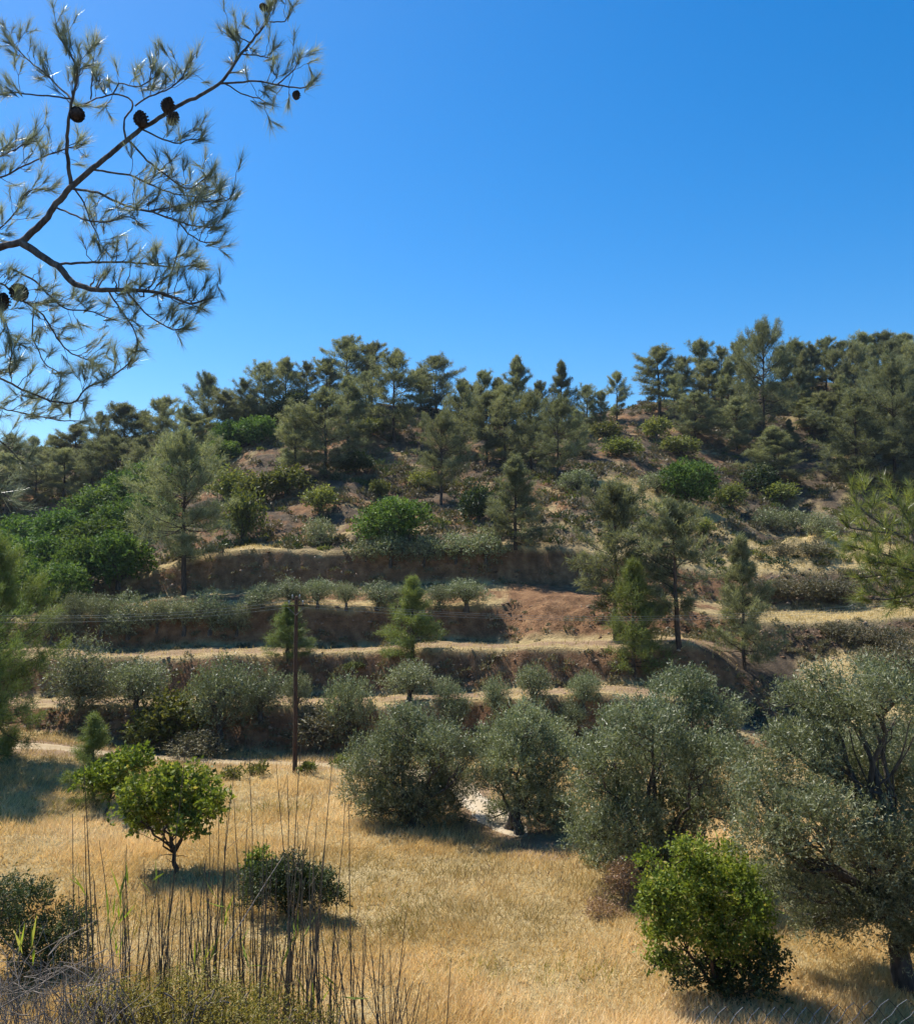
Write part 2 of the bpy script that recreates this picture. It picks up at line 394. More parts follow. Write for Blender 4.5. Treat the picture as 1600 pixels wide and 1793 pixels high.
def spur_zone(k, px):
    c = np.interp(px, [1030, 1250, 1330, 1600], [14.85, 14.8, 14.0, 14.0])
    return np.exp(-((k - c) / np.interp(px, [1030, 1300], [0.42, 0.5])) ** 2) * np.clip((px - 1025) / 40, 0, 1)
def zones(x, y, k, px, rd):
    """share of bare red soil, leaf litter and pale dirt in the ground cover; the rest is dry grass"""
    n1 = fbm(x * 0.33, y * 0.33, 2) * 2.2; n2 = fbm(x * 1.3, y * 1.3, 5) * 2.0
    bank = np.maximum.reduce([np.clip(1.55 - np.abs(k - c) * 2.6, 0, 1) for c in (6.5, 8.5, 10.5, 12.5)])
    right = np.clip((px - 1270) / 80, 0, 1)
    soil = bank * (1 - 0.65 * right)
    upper = np.clip((k - 13.4) / 0.8, 0, 1)
    litter = np.clip(upper * (0.78 + n1 * 0.9 + n2 * 0.35), 0, 1)
    litter = np.maximum(litter, right * bank * 0.9)
    spur = spur_zone(k, px)
    litter = litter * (1 - 0.95 * spur)
    soil = np.maximum(soil, np.clip(upper * (0.35 + n2 * 0.9 - n1 * 0.6), 0, 0.8) * (1 - right * 0.6) * (1 - 0.9 * spur))
    terr = np.maximum.reduce([np.clip(1 - np.abs(k - c) * 1.6, 0, 1) for c in (7.5, 9.5)])
    dirt = np.clip(terr * (0.85 + n2 * 0.8), 0, 1) * (1 - right)
    soil = np.maximum(soil, np.clip(1 - np.abs(k - 11.5) * 1.8, 0, 1) * (0.85 + n2 * 0.9) * (1 - right))
    verge = np.clip((2.3 - rd) / 0.8, 0, 1)
    dirt = np.maximum(dirt, verge * (0.75 + n2 * 0.5))
    near = np.clip((3.4 - k) / 0.8, 0, 1)
    litter = np.maximum(litter, near * (0.7 + n2 * 0.3))
    patch = np.clip(1.6 - np.abs(px - 445) / 45, 0, 1)
    scar = np.clip((px - 865) / 40, 0, 1) * np.clip((1100 - px) / 40, 0, 1) * np.clip((k - 10.05) / 0.2, 0, 1) * np.clip((12.7 - k) / 0.3, 0, 1)
    soil = np.maximum(soil, scar * (1.0 + 0.3 * n2)); dirt = dirt * (1 - scar)
    gully = np.clip((px - 1195) / 40, 0, 1) * np.clip((1420 - px) / 50, 0, 1) * np.clip((k - 7) / 0.5, 0, 1) * np.clip((10.9 - k) / 0.3, 0, 1)  # dark litter colour painted here for the trees' shadow on this slope
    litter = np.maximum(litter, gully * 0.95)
    lip = np.clip(1 - np.abs(k - 13.4) * 1.5, 0, 1) * (1 - np.clip((px - 1010) / 60, 0, 1)) * (1 - patch)
    litter = np.maximum(litter, lip * (0.8 + n2 * 0.6))
    return np.clip(soil, 0, 1), np.clip(litter, 0, 1), np.clip(dirt, 0, 1)
ZS, ZL, ZD = zones(XX, YY, KK, PXX, RD)

m, nt, out = nodes_of('terrain_ground')
def attr(n):
    a = nt.nodes.new('ShaderNodeAttribute'); a.attribute_name = n; return a.outputs['Fac']
geo = nt.nodes.new('ShaderNodeNewGeometry')
def noise(scale, detail=6, rough=0.6):
    n = nt.nodes.new('ShaderNodeTexNoise'); n.inputs['Scale'].default_value = scale; n.inputs['Detail'].default_value = detail; n.inputs['Roughness'].default_value = rough
    nt.links.new(geo.outputs['Position'], n.inputs['Vector']); return n.outputs['Fac']
n_big, n_mid, n_fine = noise(0.25), noise(1.6), noise(9.0)
def mixc(f, a, b):
    x = nt.nodes.new('ShaderNodeMix'); x.data_type = 'RGBA'
    nt.links.new(f, x.inputs['Factor']); nt.links.new(a, x.inputs['A']); nt.links.new(b, x.inputs['B']); return x.outputs['Result']
def sharpen(f, n, w=0.55):
    """ragged edge between two covers"""
    a = nt.nodes.new('ShaderNodeMath'); a.operation = 'MULTIPLY_ADD'; a.inputs[1].default_value = w; nt.links.new(n, a.inputs[0]); nt.links.new(f, a.inputs[2])
    r = nt.nodes.new('ShaderNodeMapRange'); r.inputs['From Min'].default_value = 0.52; r.inputs['From Max'].default_value = 0.98; nt.links.new(a.outputs[0], r.inputs['Value']); return r.outputs[0]
grass_c = ramp(nt, n_mid, [(0.25, (0.25, 0.185, 0.085)), (0.5, (0.42, 0.315, 0.15)), (0.75, (0.56, 0.43, 0.22))])
soil_c = ramp(nt, n_mid, [(0.25, (0.105, 0.057, 0.031)), (0.5, (0.225, 0.122, 0.062)), (0.8, (0.39, 0.235, 0.12))])
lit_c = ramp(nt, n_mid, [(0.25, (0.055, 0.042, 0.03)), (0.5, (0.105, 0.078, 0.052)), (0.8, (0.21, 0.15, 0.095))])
dirt_c = ramp(nt, n_mid, [(0.25, (0.24, 0.155, 0.09)), (0.75, (0.39, 0.27, 0.165))])
c = mixc(sharpen(attr('litter'), n_fine), grass_c, lit_c)
c = mixc(sharpen(attr('dirt'), n_fine), c, dirt_c)
c = mixc(sharpen(attr('soil'), n_fine), c, soil_c)
b = nt.nodes.new('ShaderNodeBsdfPrincipled'); b.inputs['Roughness'].default_value = 0.95; b.inputs['Specular IOR Level'].default_value = 0.1
nt.links.new(c, b.inputs['Base Color'])
bp = nt.nodes.new('ShaderNodeBump'); bp.inputs['Strength'].default_value = 1.0; bp.inputs['Distance'].default_value = 0.16
ad = nt.nodes.new('ShaderNodeMath'); ad.operation = 'ADD'; nt.links.new(noise(2.6, 8, 0.7), ad.inputs[0]); nt.links.new(n_fine, ad.inputs[1])
nt.links.new(ad.outputs[0], bp.inputs['Height']); nt.links.new(bp.outputs[0], b.inputs['Normal'])
nt.links.new(b.outputs[0], out.inputs['Surface'])
M['terrain'] = m

nr, nc = XX.shape
idx = np.arange(nr * nc).reshape(nr, nc)
quads = np.stack([idx[:-1, :-1], idx[:-1, 1:], idx[1:, 1:], idx[1:, :-1]], -1).reshape(-1, 4)
mb = MB(); mb.add(np.stack([XX, YY, ZZ], -1).reshape(-1, 3), quads, 0.5)
terrain = tag(mb.build('terrain', M['terrain'], smooth=True), 'terraced hillside with red earth banks, dry meadow and brown upper slopes', None, None, 'structure')
for n, a in (('soil', ZS), ('litter', ZL), ('dirt', ZD)):
    terrain.data.attributes.new(n, 'FLOAT', 'POINT').data.foreach_set('value', a.astype(np.float32).reshape(-1))

# ---- dirt road
m, nt, out = nodes_of('dirt_road_surface')
geo = nt.nodes.new('ShaderNodeNewGeometry')
at = nt.nodes.new('ShaderNodeAttribute'); at.attribute_name = 'tint'
n_mid, n_fine = noise(2.2, 8, 0.7), noise(14.0)
ad = nt.nodes.new('ShaderNodeMath'); ad.operation = 'MULTIPLY_ADD'; ad.inputs[1].default_value = 0.9
nt.links.new(n_mid, ad.inputs[0]); nt.links.new(at.outputs['Fac'], ad.inputs[2])
c = ramp(nt, ad.outputs[0], [(0.25, (0.33, 0.245, 0.135)), (0.6, (0.43, 0.335, 0.21)), (1.0, (0.50, 0.425, 0.32))])
b = nt.nodes.new('ShaderNodeBsdfPrincipled'); b.inputs['Roughness'].default_value = 0.95; b.inputs['Specular IOR Level'].default_value = 0.1
nt.links.new(c, b.inputs['Base Color'])
bp = nt.nodes.new('ShaderNodeBump'); bp.inputs['Strength'].default_value = 0.7; bp.inputs['Distance'].default_value = 0.04
nt.links.new(n_fine, bp.inputs['Height']); nt.links.new(bp.outputs[0], b.inputs['Normal']); nt.links.new(b.outputs[0], out.inputs['Surface'])
M['road'] = m
tg = norm(np.gradient(ROADC, axis=0)); sd = np.stack([tg[:, 1], -tg[:, 0]], 1)
off = np.linspace(-1, 1, 15)
wob = np.interp(np.arange(260), [0, 170, 215, 259], [1.25, 1.25, 1.3, 1.4]) + 1.0 * fbm(np.arange(260) * 0.21, np.zeros(260), 3)
RP = ROADC[:, None, :] + sd[:, None, :] * off[None, :, None] * wob[:, None, None]
rz = ground_z(RP[..., 0], RP[..., 1]) + 0.035 - 0.2 * np.clip((np.arange(260) - 244) / 15, 0, 1)[:, None] ** 2 + 0.03 * np.cos(off * math.pi * 2)[None, :] - 0.11 * np.abs(off[None, :]) ** 4
pale = np.clip((np.arange(260) / 260 - 0.78) / 0.08, 0, 1)
tt = -0.1 + 0.38 * pale[:, None] + 0.16 * (np.cos(off * math.pi * 2) < 0)[None, :] + 0 * rz
ii = np.arange(260 * 15).reshape(260, 15)
mb = MB(); mb.add(np.concatenate([RP, rz[..., None]], -1).reshape(-1, 3), np.stack([ii[:-1, :-1], ii[1:, :-1], ii[1:, 1:], ii[:-1, 1:]], -1).reshape(-1, 4), tt.reshape(-1))
tag(mb.build('dirt_road', M['road'], smooth=True), 'pale dirt road along the foot of the terraces, turning between the olive trees', None, None, 'structure')

# ------------------------------------------------------------------ tree builders
def wiggle(a, b, n, amp, up=0.0):
    a = np.asarray(a, float); b = np.asarray(b, float)
    t = np.linspace(0, 1, n)[:, None]
    p = a + (b - a) * t
    L = np.linalg.norm(b - a)
    off = np.cumsum(rng.normal(size=(n, 3)), 0); off -= t * off[-1]
    p += off * amp * L / math.sqrt(n)
    p[:, 2] += up * L * np.sin(t[:, 0] * math.pi)
    p[0] = a; p[-1] = b
    return p

def make_pine(H=10.0, base=0.25, rad=2.6, shape='round', whorls=15, per=5, clump=15, needle=0.34, width=0.034, lean=0.03, mat='pine', dead=4, side=6):
    """trunk with limbs, and a crown of needle tufts; returns (trunk mesh, crown mesh)"""
    tr, cr = MB(), MB()
    n = 9
    tz = np.linspace(0, H * 0.97, n)
    tp = np.stack([np.cumsum(rng.normal(0, lean * H / n, n)), np.cumsum(rng.normal(0, lean * H / n, n)), tz], 1); tp[0, :2] = 0
    tp[:, 0] -= 0; tr0 = H * 0.0125 + 0.02
    tr.tube(np.concatenate([[[0, 0, -0.5]], tp]), np.concatenate([[tr0 * 1.35], tr0 * (1 - 0.88 * np.linspace(0, 1, n)) + 0.008]), 7, 0.4)
    at = lambda z: np.array([np.interp(z, tz, tp[:, 0]), np.interp(z, tz, tp[:, 1]), z])
    P0, D0, T0 = [], [], []
    def prof(s):
        if shape == 'cone': return (1 - s) ** 0.8 * 0.95 + 0.07
        if shape == 'umbrella': return 0.55 + 0.55 * math.sin(min(1, s * 1.1) * math.pi * 0.85) if s > 0.15 else 0.5
        return max(0.16, math.sin((0.16 + 0.80 * s) * math.pi) ** 0.75)
    for w in range(whorls):
        s = (w + rng.uniform(-0.35, 0.35)) / (whorls - 1); s = min(max(s, 0), 1)
        z = H * (base + (0.965 - base) * s)
        for q in range(per):
            L = rad * prof(s) * rng.uniform(0.45, 1.3)
            if rng.random() < 0.12: continue
            az = rng.uniform(0, 2 * math.pi); el = math.radians(-4 + 58 * s ** 1.2 + rng.normal(0, 20))
            d = np.array([math.cos(az) * math.cos(el), math.sin(az) * math.cos(el), math.sin(el)])
            a = at(min(z + rng.uniform(-0.45, 0.35), H * 0.96)); e = a + d * L
            bp_ = wiggle(a, e, 5, 0.06, -0.04); bp_[:, 2] += 0.22 * L * np.linspace(0, 1, 5) ** 2
            tr.tube(bp_, np.linspace(0.012 * L + 0.014, 0.008, 5), 3, 0.4, cap=False)
            tone = rng.uniform(-0.12, 0.12)
            for r in np.linspace(0.30, 1.0, side + 1):
                c = np.array([np.interp(r, np.linspace(0, 1, 5), bp_[:, i]) for i in range(3)])
                for sgn in (-1, 1):
                    sl = L * 0.30 * (1.15 - r) + 0.28
                    sdv = np.cross(d, [0, 0, 1]) * sgn
                    dd = norm(d * 0.6 + sdv * rng.uniform(0.1, 1.0) + np.array([0, 0, rng.uniform(-0.35, 0.95)]))
                    p2 = c + dd * sl * rng.uniform(0.6, 1.5)
                    P0.append(p2); D0.append(dd); T0.append(tone)
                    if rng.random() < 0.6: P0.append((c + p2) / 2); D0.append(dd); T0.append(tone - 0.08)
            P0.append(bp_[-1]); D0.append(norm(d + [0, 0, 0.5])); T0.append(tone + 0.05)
            for u_ in (0.6, 1.0):
                c = np.array([np.interp(u_, np.linspace(0, 1, 5), bp_[:, i]) for i in range(3)])
                e2 = c + np.array([rng.normal(0, 0.12), rng.normal(0, 0.12), rng.uniform(0.25, 0.7)])
                for g_ in (0.5, 1.0):
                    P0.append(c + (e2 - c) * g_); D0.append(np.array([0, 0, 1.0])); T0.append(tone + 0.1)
    for q in range(dead):
        z = H * base * rng.uniform(0.45, 1.0); az = rng.uniform(0, 6.28)
        a = at(z); tr.tube(wiggle(a, a + np.array([math.cos(az), math.sin(az), rng.uniform(-0.2, 0.3)]) * rad * rng.uniform(0.2, 0.55), 4, 0.08), np.linspace(0.025, 0.006, 4), 3, 0.3, cap=False)
    for q in range(8):
        P0.append(at(H * 0.97) + [0, 0, rng.uniform(-0.3, 0.5)] + rng.normal(0, 0.08, 3)); D0.append(norm(np.array([0, 0, 1]) + rng.normal(0, 0.3, 3))); T0.append(0.1)
    for q in range(22):
        g_ = rng.random(); P0.append(at(H * 0.96) + [rng.normal(0, 0.16 * (1.15 - g_)), rng.normal(0, 0.16 * (1.15 - g_)), H * (0.16 * g_ - 0.06)]); D0.append(norm(np.array([rng.normal(0, 0.5), rng.normal(0, 0.5), 1.0]))); T0.append(0.08)
    P0 = np.array(P0); D0 = np.array(D0); T0 = np.array(T0)
    N = len(P0)
    dirs = norm(D0[:, None, :] * 0.8 + rng.normal(size=(N, clump, 3)) * 0.70 + np.array([0, 0, 0.25]))
    bs = P0[:, None, :] + rng.normal(size=(N, clump, 3)) * 0.10 - D0[:, None, :] * rng.uniform(0, 0.25, (N, clump, 1))
    L = needle * rng.uniform(0.65, 1.2, (N, clump))
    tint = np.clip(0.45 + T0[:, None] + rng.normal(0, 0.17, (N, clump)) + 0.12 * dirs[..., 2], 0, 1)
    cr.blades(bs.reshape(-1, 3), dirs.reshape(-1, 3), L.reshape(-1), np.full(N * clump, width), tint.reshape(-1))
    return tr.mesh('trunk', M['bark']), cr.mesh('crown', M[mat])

def make_leafy(lobes, root, n_shoots, leaf, leaf_w, shoot=0.35, per=10, up=0.4, shell=0.5, trunk_r=0.14, stems=1, fork=0.35, mat='olive', bark='bark_olive', limb_n=9, lump=0.28, tone=0.0, spray=0.7, fold=0.25, bare=0, amp=0.16, droop=0.0, skirt=False):
    """broadleaf tree or bush: lobes are (centre, radius, squash); returns trunk and crown builders"""
    tr, cr = MB(), MB()
    C = np.array([l[0] for l in lobes], float); R = np.array([l[1] for l in lobes], float); S = np.array([l[2] if len(l) > 2 else 0.85 for l in lobes], float)
    root = np.asarray(root, float)
    prob = R ** 2 / (R ** 2).sum()
    li = rng.choice(len(R), n_shoots, p=prob)
    d = norm(rng.normal(size=(n_shoots, 3)))
    low = d[:, 2] < (-0.95 if skirt else -0.55)
    d[low, 2] *= -rng.uniform(0.2, 1, low.sum()); d = norm(d)
    fr = 1 - shell * rng.random(n_shoots) ** 1.6
    lum = 1 + lump * 1.6 * noise3(d * 2.2 + li[:, None] * 3.7, 1) + lump * 0.8 * noise3(d * 6.0 + li[:, None], 4)
    sq = np.stack([np.ones(n_shoots), np.ones(n_shoots), S[li]], 1)
    pts = C[li] + d * sq * (R[li] * fr * lum)[:, None]
    # drop most shoots buried in another lobe, and open gaps
    inside = np.zeros(n_shoots)
    for c, r, s in zip(C, R, S):
        q = np.linalg.norm((pts - c) / np.array([1, 1, s]), axis=1) / r
        inside = np.maximum(inside, 1 - q)
    gap = noise3(pts / max(R.mean() * 0.38, 0.05), 3)
    keep = (rng.random(n_shoots) > np.clip((inside - 0.5) * 1.6, 0, 0.8)) & (gap > -0.43 + 0.16 * (rng.random(n_shoots) - 0.5))
    pts, d, li = pts[keep], d[keep], li[keep]
    n = len(pts)
    sd_ = norm(d * 0.75 + np.array([0, 0, up]) + rng.normal(size=(n, 3)) * spray * 0.6)
    ls = shoot * rng.uniform(0.6, 1.3, n)
    t = (np.arange(per) + 0.5) / per
    bend = np.array([0, 0, -droop])
    bs = pts[:, None, :] + sd_[:, None, :] * (ls[:, None, None] * t[None, :, None]) + bend * (t ** 2)[None, :, None] * ls[:, None, None] + rng.normal(size=(n, per, 3)) * 0.012
    ld = norm(sd_[:, None, :] * 0.55 + rng.normal(size=(n, per, 3)) * spray)
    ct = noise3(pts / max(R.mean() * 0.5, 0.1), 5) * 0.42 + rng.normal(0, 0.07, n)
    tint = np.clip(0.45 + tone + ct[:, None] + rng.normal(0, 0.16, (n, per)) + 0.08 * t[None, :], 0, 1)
    Lf = leaf * rng.uniform(0.7, 1.25, (n, per))
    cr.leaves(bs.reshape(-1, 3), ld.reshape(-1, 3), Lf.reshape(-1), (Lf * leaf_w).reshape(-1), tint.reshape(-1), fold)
    # wood: stems from the root, a limb into each lobe, branchlets to some shoots
    cen = (C * (R ** 2)[:, None]).sum(0) / (R ** 2).sum()
    stem_top = []
    for s in range(stems):
        a = root + (np.array([rng.normal(0, trunk_r * 1.2), rng.normal(0, trunk_r * 1.2), 0]) if stems > 1 else 0)
        e = a + (cen - a) * fork + np.array([rng.normal(0, 0.12), rng.normal(0, 0.12), 0]) * (stems > 1) * np.linalg.norm(cen - a)
        rr = trunk_r / math.sqrt(stems) * rng.uniform(0.85, 1.15)
        p = wiggle(a, e, 7, 0.09)
        tr.tube(np.concatenate([[a - [0, 0, 0.4]], p]), np.concatenate([[rr * 1.5], rr * np.linspace(1.25, 0.78, 7)]), 9, 0.4)
        stem_top.append((e, rr * 0.75))
    for j in range(len(R)):
        e, rr = stem_top[int(np.argmin([np.linalg.norm(C[j] - s[0]) for s in stem_top]))] if stems > 1 else stem_top[0]
        limb = wiggle(e, C[j], 9, amp, 0.06)
        r0 = max(0.015, rr * min(0.75, 0.35 + 0.4 * R[j] / R.max()))
        tr.tube(limb, np.linspace(r0, r0 * 0.35, 9), 6, 0.4)
        sel = np.nonzero(li == j)[0]
        if len(sel) == 0: continue
        for q in rng.choice(sel, min(limb_n, len(sel)), replace=False):
            k0 = rng.integers(4, 9)
            bl = wiggle(limb[k0], pts[q], 6, 0.13)
            tr.tube(bl, np.linspace(r0 * 0.32, 0.006, 6), 4, 0.4, cap=False)
    for q in range(bare):
        e, rr = stem_top[q % len(stem_top)]
        az = rng.uniform(0, 6.28); a = e + (root - e) * rng.uniform(0, 0.5)
        tr.tube(wiggle(a, a + np.array([math.cos(az), math.sin(az), rng.uniform(-0.2, 0.6)]) * R.mean() * rng.uniform(0.5, 1.0), 6, 0.14), np.linspace(rr * 0.3, 0.006, 6), 4, 0.5, cap=False)
    return tr, cr

def px_lobes(lst, depth, spread=0.5):
    """lobes given by their place and size as they stand in the photograph, set at real depth and scattered in depth"""
    o = []
    for i, l in enumerate(lst):
        dd = depth + (l[3] if len(l) > 3 else rng.uniform(-spread, spread))
        o.append((P(l[0], l[1], dd), l[2] * dd / F_PX, 0.92))
    return o

def local(lobes, root):
    return [(l[0] - root, l[1], l[2]) for l in lobes]

def plant(name, label, cat, root, tr, cr, mat, bark, group=None, trunk='trunk', crown='crown'):
    t = thing(name, label, cat, root, group=group)
    tr.build(trunk, M[bark], t, smooth=True)
    cr.build(crown, M[mat], t)
    return t

# ------------------------------------------------------------------ tree kinds, each built once and then copied with its parts
PROTO = {}
def proto(key, tr, cr):
    n = len(cr.vertices); v = np.empty(n * 3, np.float32); cr.vertices.foreach_get('co', v); v = v.reshape(-1, 3)
    w = np.percentile(v[:, 0], 98) - np.percentile(v[:, 0], 2)
    PROTO[key] = (tr, cr, float(np.percentile(v[:, 2], 99.7)), float(w))
for i in range(3):
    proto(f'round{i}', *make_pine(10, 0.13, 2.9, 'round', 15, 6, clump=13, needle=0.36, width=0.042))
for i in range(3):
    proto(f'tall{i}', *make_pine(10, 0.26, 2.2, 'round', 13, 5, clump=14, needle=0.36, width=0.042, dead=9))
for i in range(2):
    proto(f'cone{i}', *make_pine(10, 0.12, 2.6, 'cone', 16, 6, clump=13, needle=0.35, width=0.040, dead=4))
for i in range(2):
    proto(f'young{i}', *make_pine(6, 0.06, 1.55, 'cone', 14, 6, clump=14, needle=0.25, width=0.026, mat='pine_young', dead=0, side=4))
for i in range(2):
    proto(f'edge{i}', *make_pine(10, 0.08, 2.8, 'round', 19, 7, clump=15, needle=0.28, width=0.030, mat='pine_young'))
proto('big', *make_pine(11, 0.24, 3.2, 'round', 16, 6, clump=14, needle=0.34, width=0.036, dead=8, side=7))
def small_leafy(n, H, W, n_sh, leaf, lw, mat, bark='bark_olive', trunk=0.35, low=0, **kw):
    lob = []
    for q in range(n):
        a = q / n * 6.28 + rng.uniform(-0.3, 0.3); r = W * 0.24 * rng.uniform(0.7, 1.2)
        lob.append((np.array([math.cos(a) * r, math.sin(a) * r, H * (trunk + (1 - trunk) * rng.uniform(0.36, 0.62))]), W * 0.29 * rng.uniform(0.8, 1.15), 0.9))
    lob.append((np.array([rng.normal(0, 0.1), rng.normal(0, 0.1), H * (1 - (1 - trunk) * 0.34)]), W * 0.30, 0.9))
    for q in range(low):
        a = rng.uniform(0, 6.28); lob.append((np.array([math.cos(a) * W * 0.25, math.sin(a) * W * 0.25, H * 0.2]), W * 0.24, 0.9))
    tr, cr = make_leafy(lob, (0, 0, 0), n_sh, leaf, lw, mat=mat, trunk_r=0.045 * H, **kw)
    return tr.mesh('trunk', M[bark], True), cr.mesh('crown', M[mat])
for i in range(3):
    proto(f'olive{i}', *small_leafy(5, 3.4, 3.4, 1900, 0.15, 0.30, 'olive', trunk=0.02 + 0.06 * i, low=(3, 2, 0)[i], shoot=0.36, per=6, lump=0.42, skirt=True))
for i in range(3):
    proto(f'carob{i}', *small_leafy(6, 4.0, 4.4, 1700, 0.26, 0.5, 'carob', trunk=-0.02, shoot=0.36, per=5, lump=0.28, skirt=True))
for i in range(2):
    proto(f'dome{i}', *small_leafy(6, 2.6, 3.4, 2400, 0.15, 0.55, 'carob', trunk=-0.12, shoot=0.22, per=5, lump=0.14, skirt=True))
for i in range(2):
    proto(f'lime{i}', *small_leafy(5, 2.4, 2.6, 700, 0.20, 0.5, 'lime', trunk=0.05, shoot=0.36, per=5, lump=0.35, skirt=True))
for i in range(3):
    proto(f'grey{i}', *small_leafy(5, 1.8, 2.4, 800, 0.15, 0.30, 'olive', trunk=-0.05, shoot=0.28, per=5, lump=0.3, skirt=True))
for i in range(2):
    proto(f'brown{i}', *small_leafy(5, 1.5, 2.2, 700, 0.14, 0.30, 'scrub', trunk=-0.08, shoot=0.28, per=5, lump=0.3, skirt=True))
for i in range(2):
    proto(f'dark{i}', *small_leafy(5, 2.4, 2.6, 1000, 0.18, 0.5, 'darkbush', trunk=-0.05, shoot=0.28, per=5, lump=0.28, skirt=True))

def stand(kind, px, vb, vt, w, name, label, cat, group=None, depth=None, rz=None):
    tr, cr, H, W = PROTO[kind]
    root = hit(px, vb) if depth is None else None
    if root is None:
        dx, dz = ray(px, vb); root = np.array([float(dx) * depth, depth, float(ground_z(np.array([dx * depth]), np.array([depth]))[0])])
    top = ray(px, vt)[1] * root[1]
    h = max(top - root[2], 0.4); wid = w * root[1] / F_PX
    if name == 'pine_tree': h *= 1.06; wid *= 0.98
    t = thing(name, label, cat, root, rng.uniform(0, 6.28) if rz is None else rz, (wid / W, wid / W, h / H), group)
    put('trunk', tr, t); put('crown', cr, t)
    return t

def pines(rows, group):
    for kind, px, vb, vt, w, label in rows: stand(kind, px, vb, vt, w, 'pine_tree', label, 'pine', group)

pines([
 ('round0', 608, 716, 597, 84, 'broad pine on the hill summit, highest of the central crest'),
 ('tall1', 650, 712, 606, 62, 'pine just right of the summit pine, leaning into its crown'),
 ('round1', 690, 775, 622, 96, 'rounded pine standing in front of the crest, right of the summit pine'),
 ('round2', 764, 728, 628, 66, 'dark pine on the crest between the rounded pine and the dip'),
 ('tall0', 738, 722, 650, 50, 'slim dark pine behind the rounded crest pine'),
 ('cone0', 812, 750, 668, 44, 'small pointed pine on the crest where the ridge starts to drop'),
 ('tall2', 846, 756, 655, 44, 'small pine on the dropping crest, left of the pointed ridge pine'),
 ('cone1', 906, 762, 632, 60, 'pointed pine that rises above the right half of the central crest'),
 ('tall0', 873, 764, 668, 44, 'thin pine squeezed beside the pointed ridge pine'),
 ('cone0', 981, 764, 640, 56, 'dense conical pine at the right end of the central crest'),
 ('round0', 944, 764, 672, 42, 'low pine between the two tallest pines of the right central crest'),
 ('round2', 1028, 758, 678, 46, 'short round pine in the saddle between the two ridges'),
 ('tall1', 1080, 742, 655, 38, 'lone thin pine on the saddle, sky on both sides'),
 ('tall2', 1052, 752, 688, 30, 'smallest pine in the saddle left of the lone thin pine'),
 ('round1', 568, 840, 690, 112, 'wide grey pine on the mid slope beside a dark shadow patch'),
 ('round0', 517, 830, 716, 70, 'grey pine tucked left behind the wide mid slope pine'),
 ('tall0', 610, 790, 668, 56, 'slender pine between the summit and the wide mid slope pine'),
 ('round2', 640, 748, 655, 50, 'pale pine below the summit pine on the slope'),
 ('big', 772, 884, 728, 92, 'pine with a bare lower trunk above the round bright bush'),
 ('round1', 806, 800, 672, 66, 'tall pine behind the bare trunked pine'),
 ('tall1', 852, 812, 694, 66, 'pine in the dark clump left of centre right slope'),
 ('round0', 884, 818, 684, 76, 'pale crowned pine in the middle of the slope clump'),
 ('round2', 930, 826, 694, 72, 'pine at the right of the slope clump, crown joined to its neighbour'),
 ('big', 976, 850, 704, 84, 'bushy pine at the right edge of the slope clump'),
 ('tall2', 832, 770, 680, 50, 'pine half hidden at the back of the slope clump'),
 ('cone1', 902, 958, 808, 86, 'lone pine on the lip of the upper bank, right of the grey bush row'),
 ('cone0', 1010, 800, 722, 50, 'small pine above the start of the dry spur'),
], 'pines on the central hill')

pines([
 ('big', 322, 1036, 764, 160, 'tallest pine of the left slope, straight bare trunk on the upper terrace'),
 ('round0', 362, 790, 660, 62, 'pointed pine rising above the left shoulder of the hill'),
 ('round1', 425, 762, 668, 62, 'leftmost pine in the row on the left shoulder crest'),
 ('round2', 462, 748, 640, 64, 'second pine in the row on the left shoulder crest'),
 ('round0', 500, 738, 634, 62, 'third pine in the row on the left shoulder crest'),
 ('round1', 535, 728, 638, 56, 'fourth pine of the shoulder crest row, next to the summit'),
 ('tall1', 572, 722, 632, 46, 'thin pine just left of the summit pine'),
 ('tall0', 395, 780, 690, 50, 'low pine below the pointed pine of the left shoulder'),
], 'pines on the left shoulder')

ORD = ['first', 'second', 'third', 'fourth', 'fifth', 'sixth', 'seventh', 'eighth', 'ninth', 'tenth', 'eleventh']
FAR = [f'{ORD[i]} pine from the left along the skyline of the far left ridge' for i in range(10)] + ['pine at the left picture edge on the far left ridge skyline'] + ['second dark pine from the left below the far left skyline', 'third dark pine from the left below the far left skyline', 'fourth dark pine from the left below the far left skyline', 'first small dark pine from the left, in the row below the far left skyline', 'dark pine at the left edge below the far left skyline', 'fifth dark pine from the left below the far left skyline', 'last dark pine below the far left skyline, behind the tall pine']
for i, (px, vb, vt, w) in enumerate([(20, 850, 765, 55), (55, 850, 768, 50), (92, 846, 766, 50), (132, 842, 748, 56), (172, 846, 728, 66), (214, 842, 714, 74), (250, 830, 726, 60), (282, 826, 702, 60), (322, 818, 716, 56),
        (345, 806, 730, 50), (-30, 860, 760, 60), (110, 880, 790, 62), (160, 885, 780, 70), (205, 872, 770, 70), (60, 890, 800, 64), (10, 900, 800, 70), (250, 868, 770, 66), (295, 856, 765, 60)]):
    stand(f'tall{i % 3}' if i % 2 else f'round{i % 3}', px, vb, vt, w, 'pine_tree', FAR[i], 'pine', 'pines of the far left ridge')

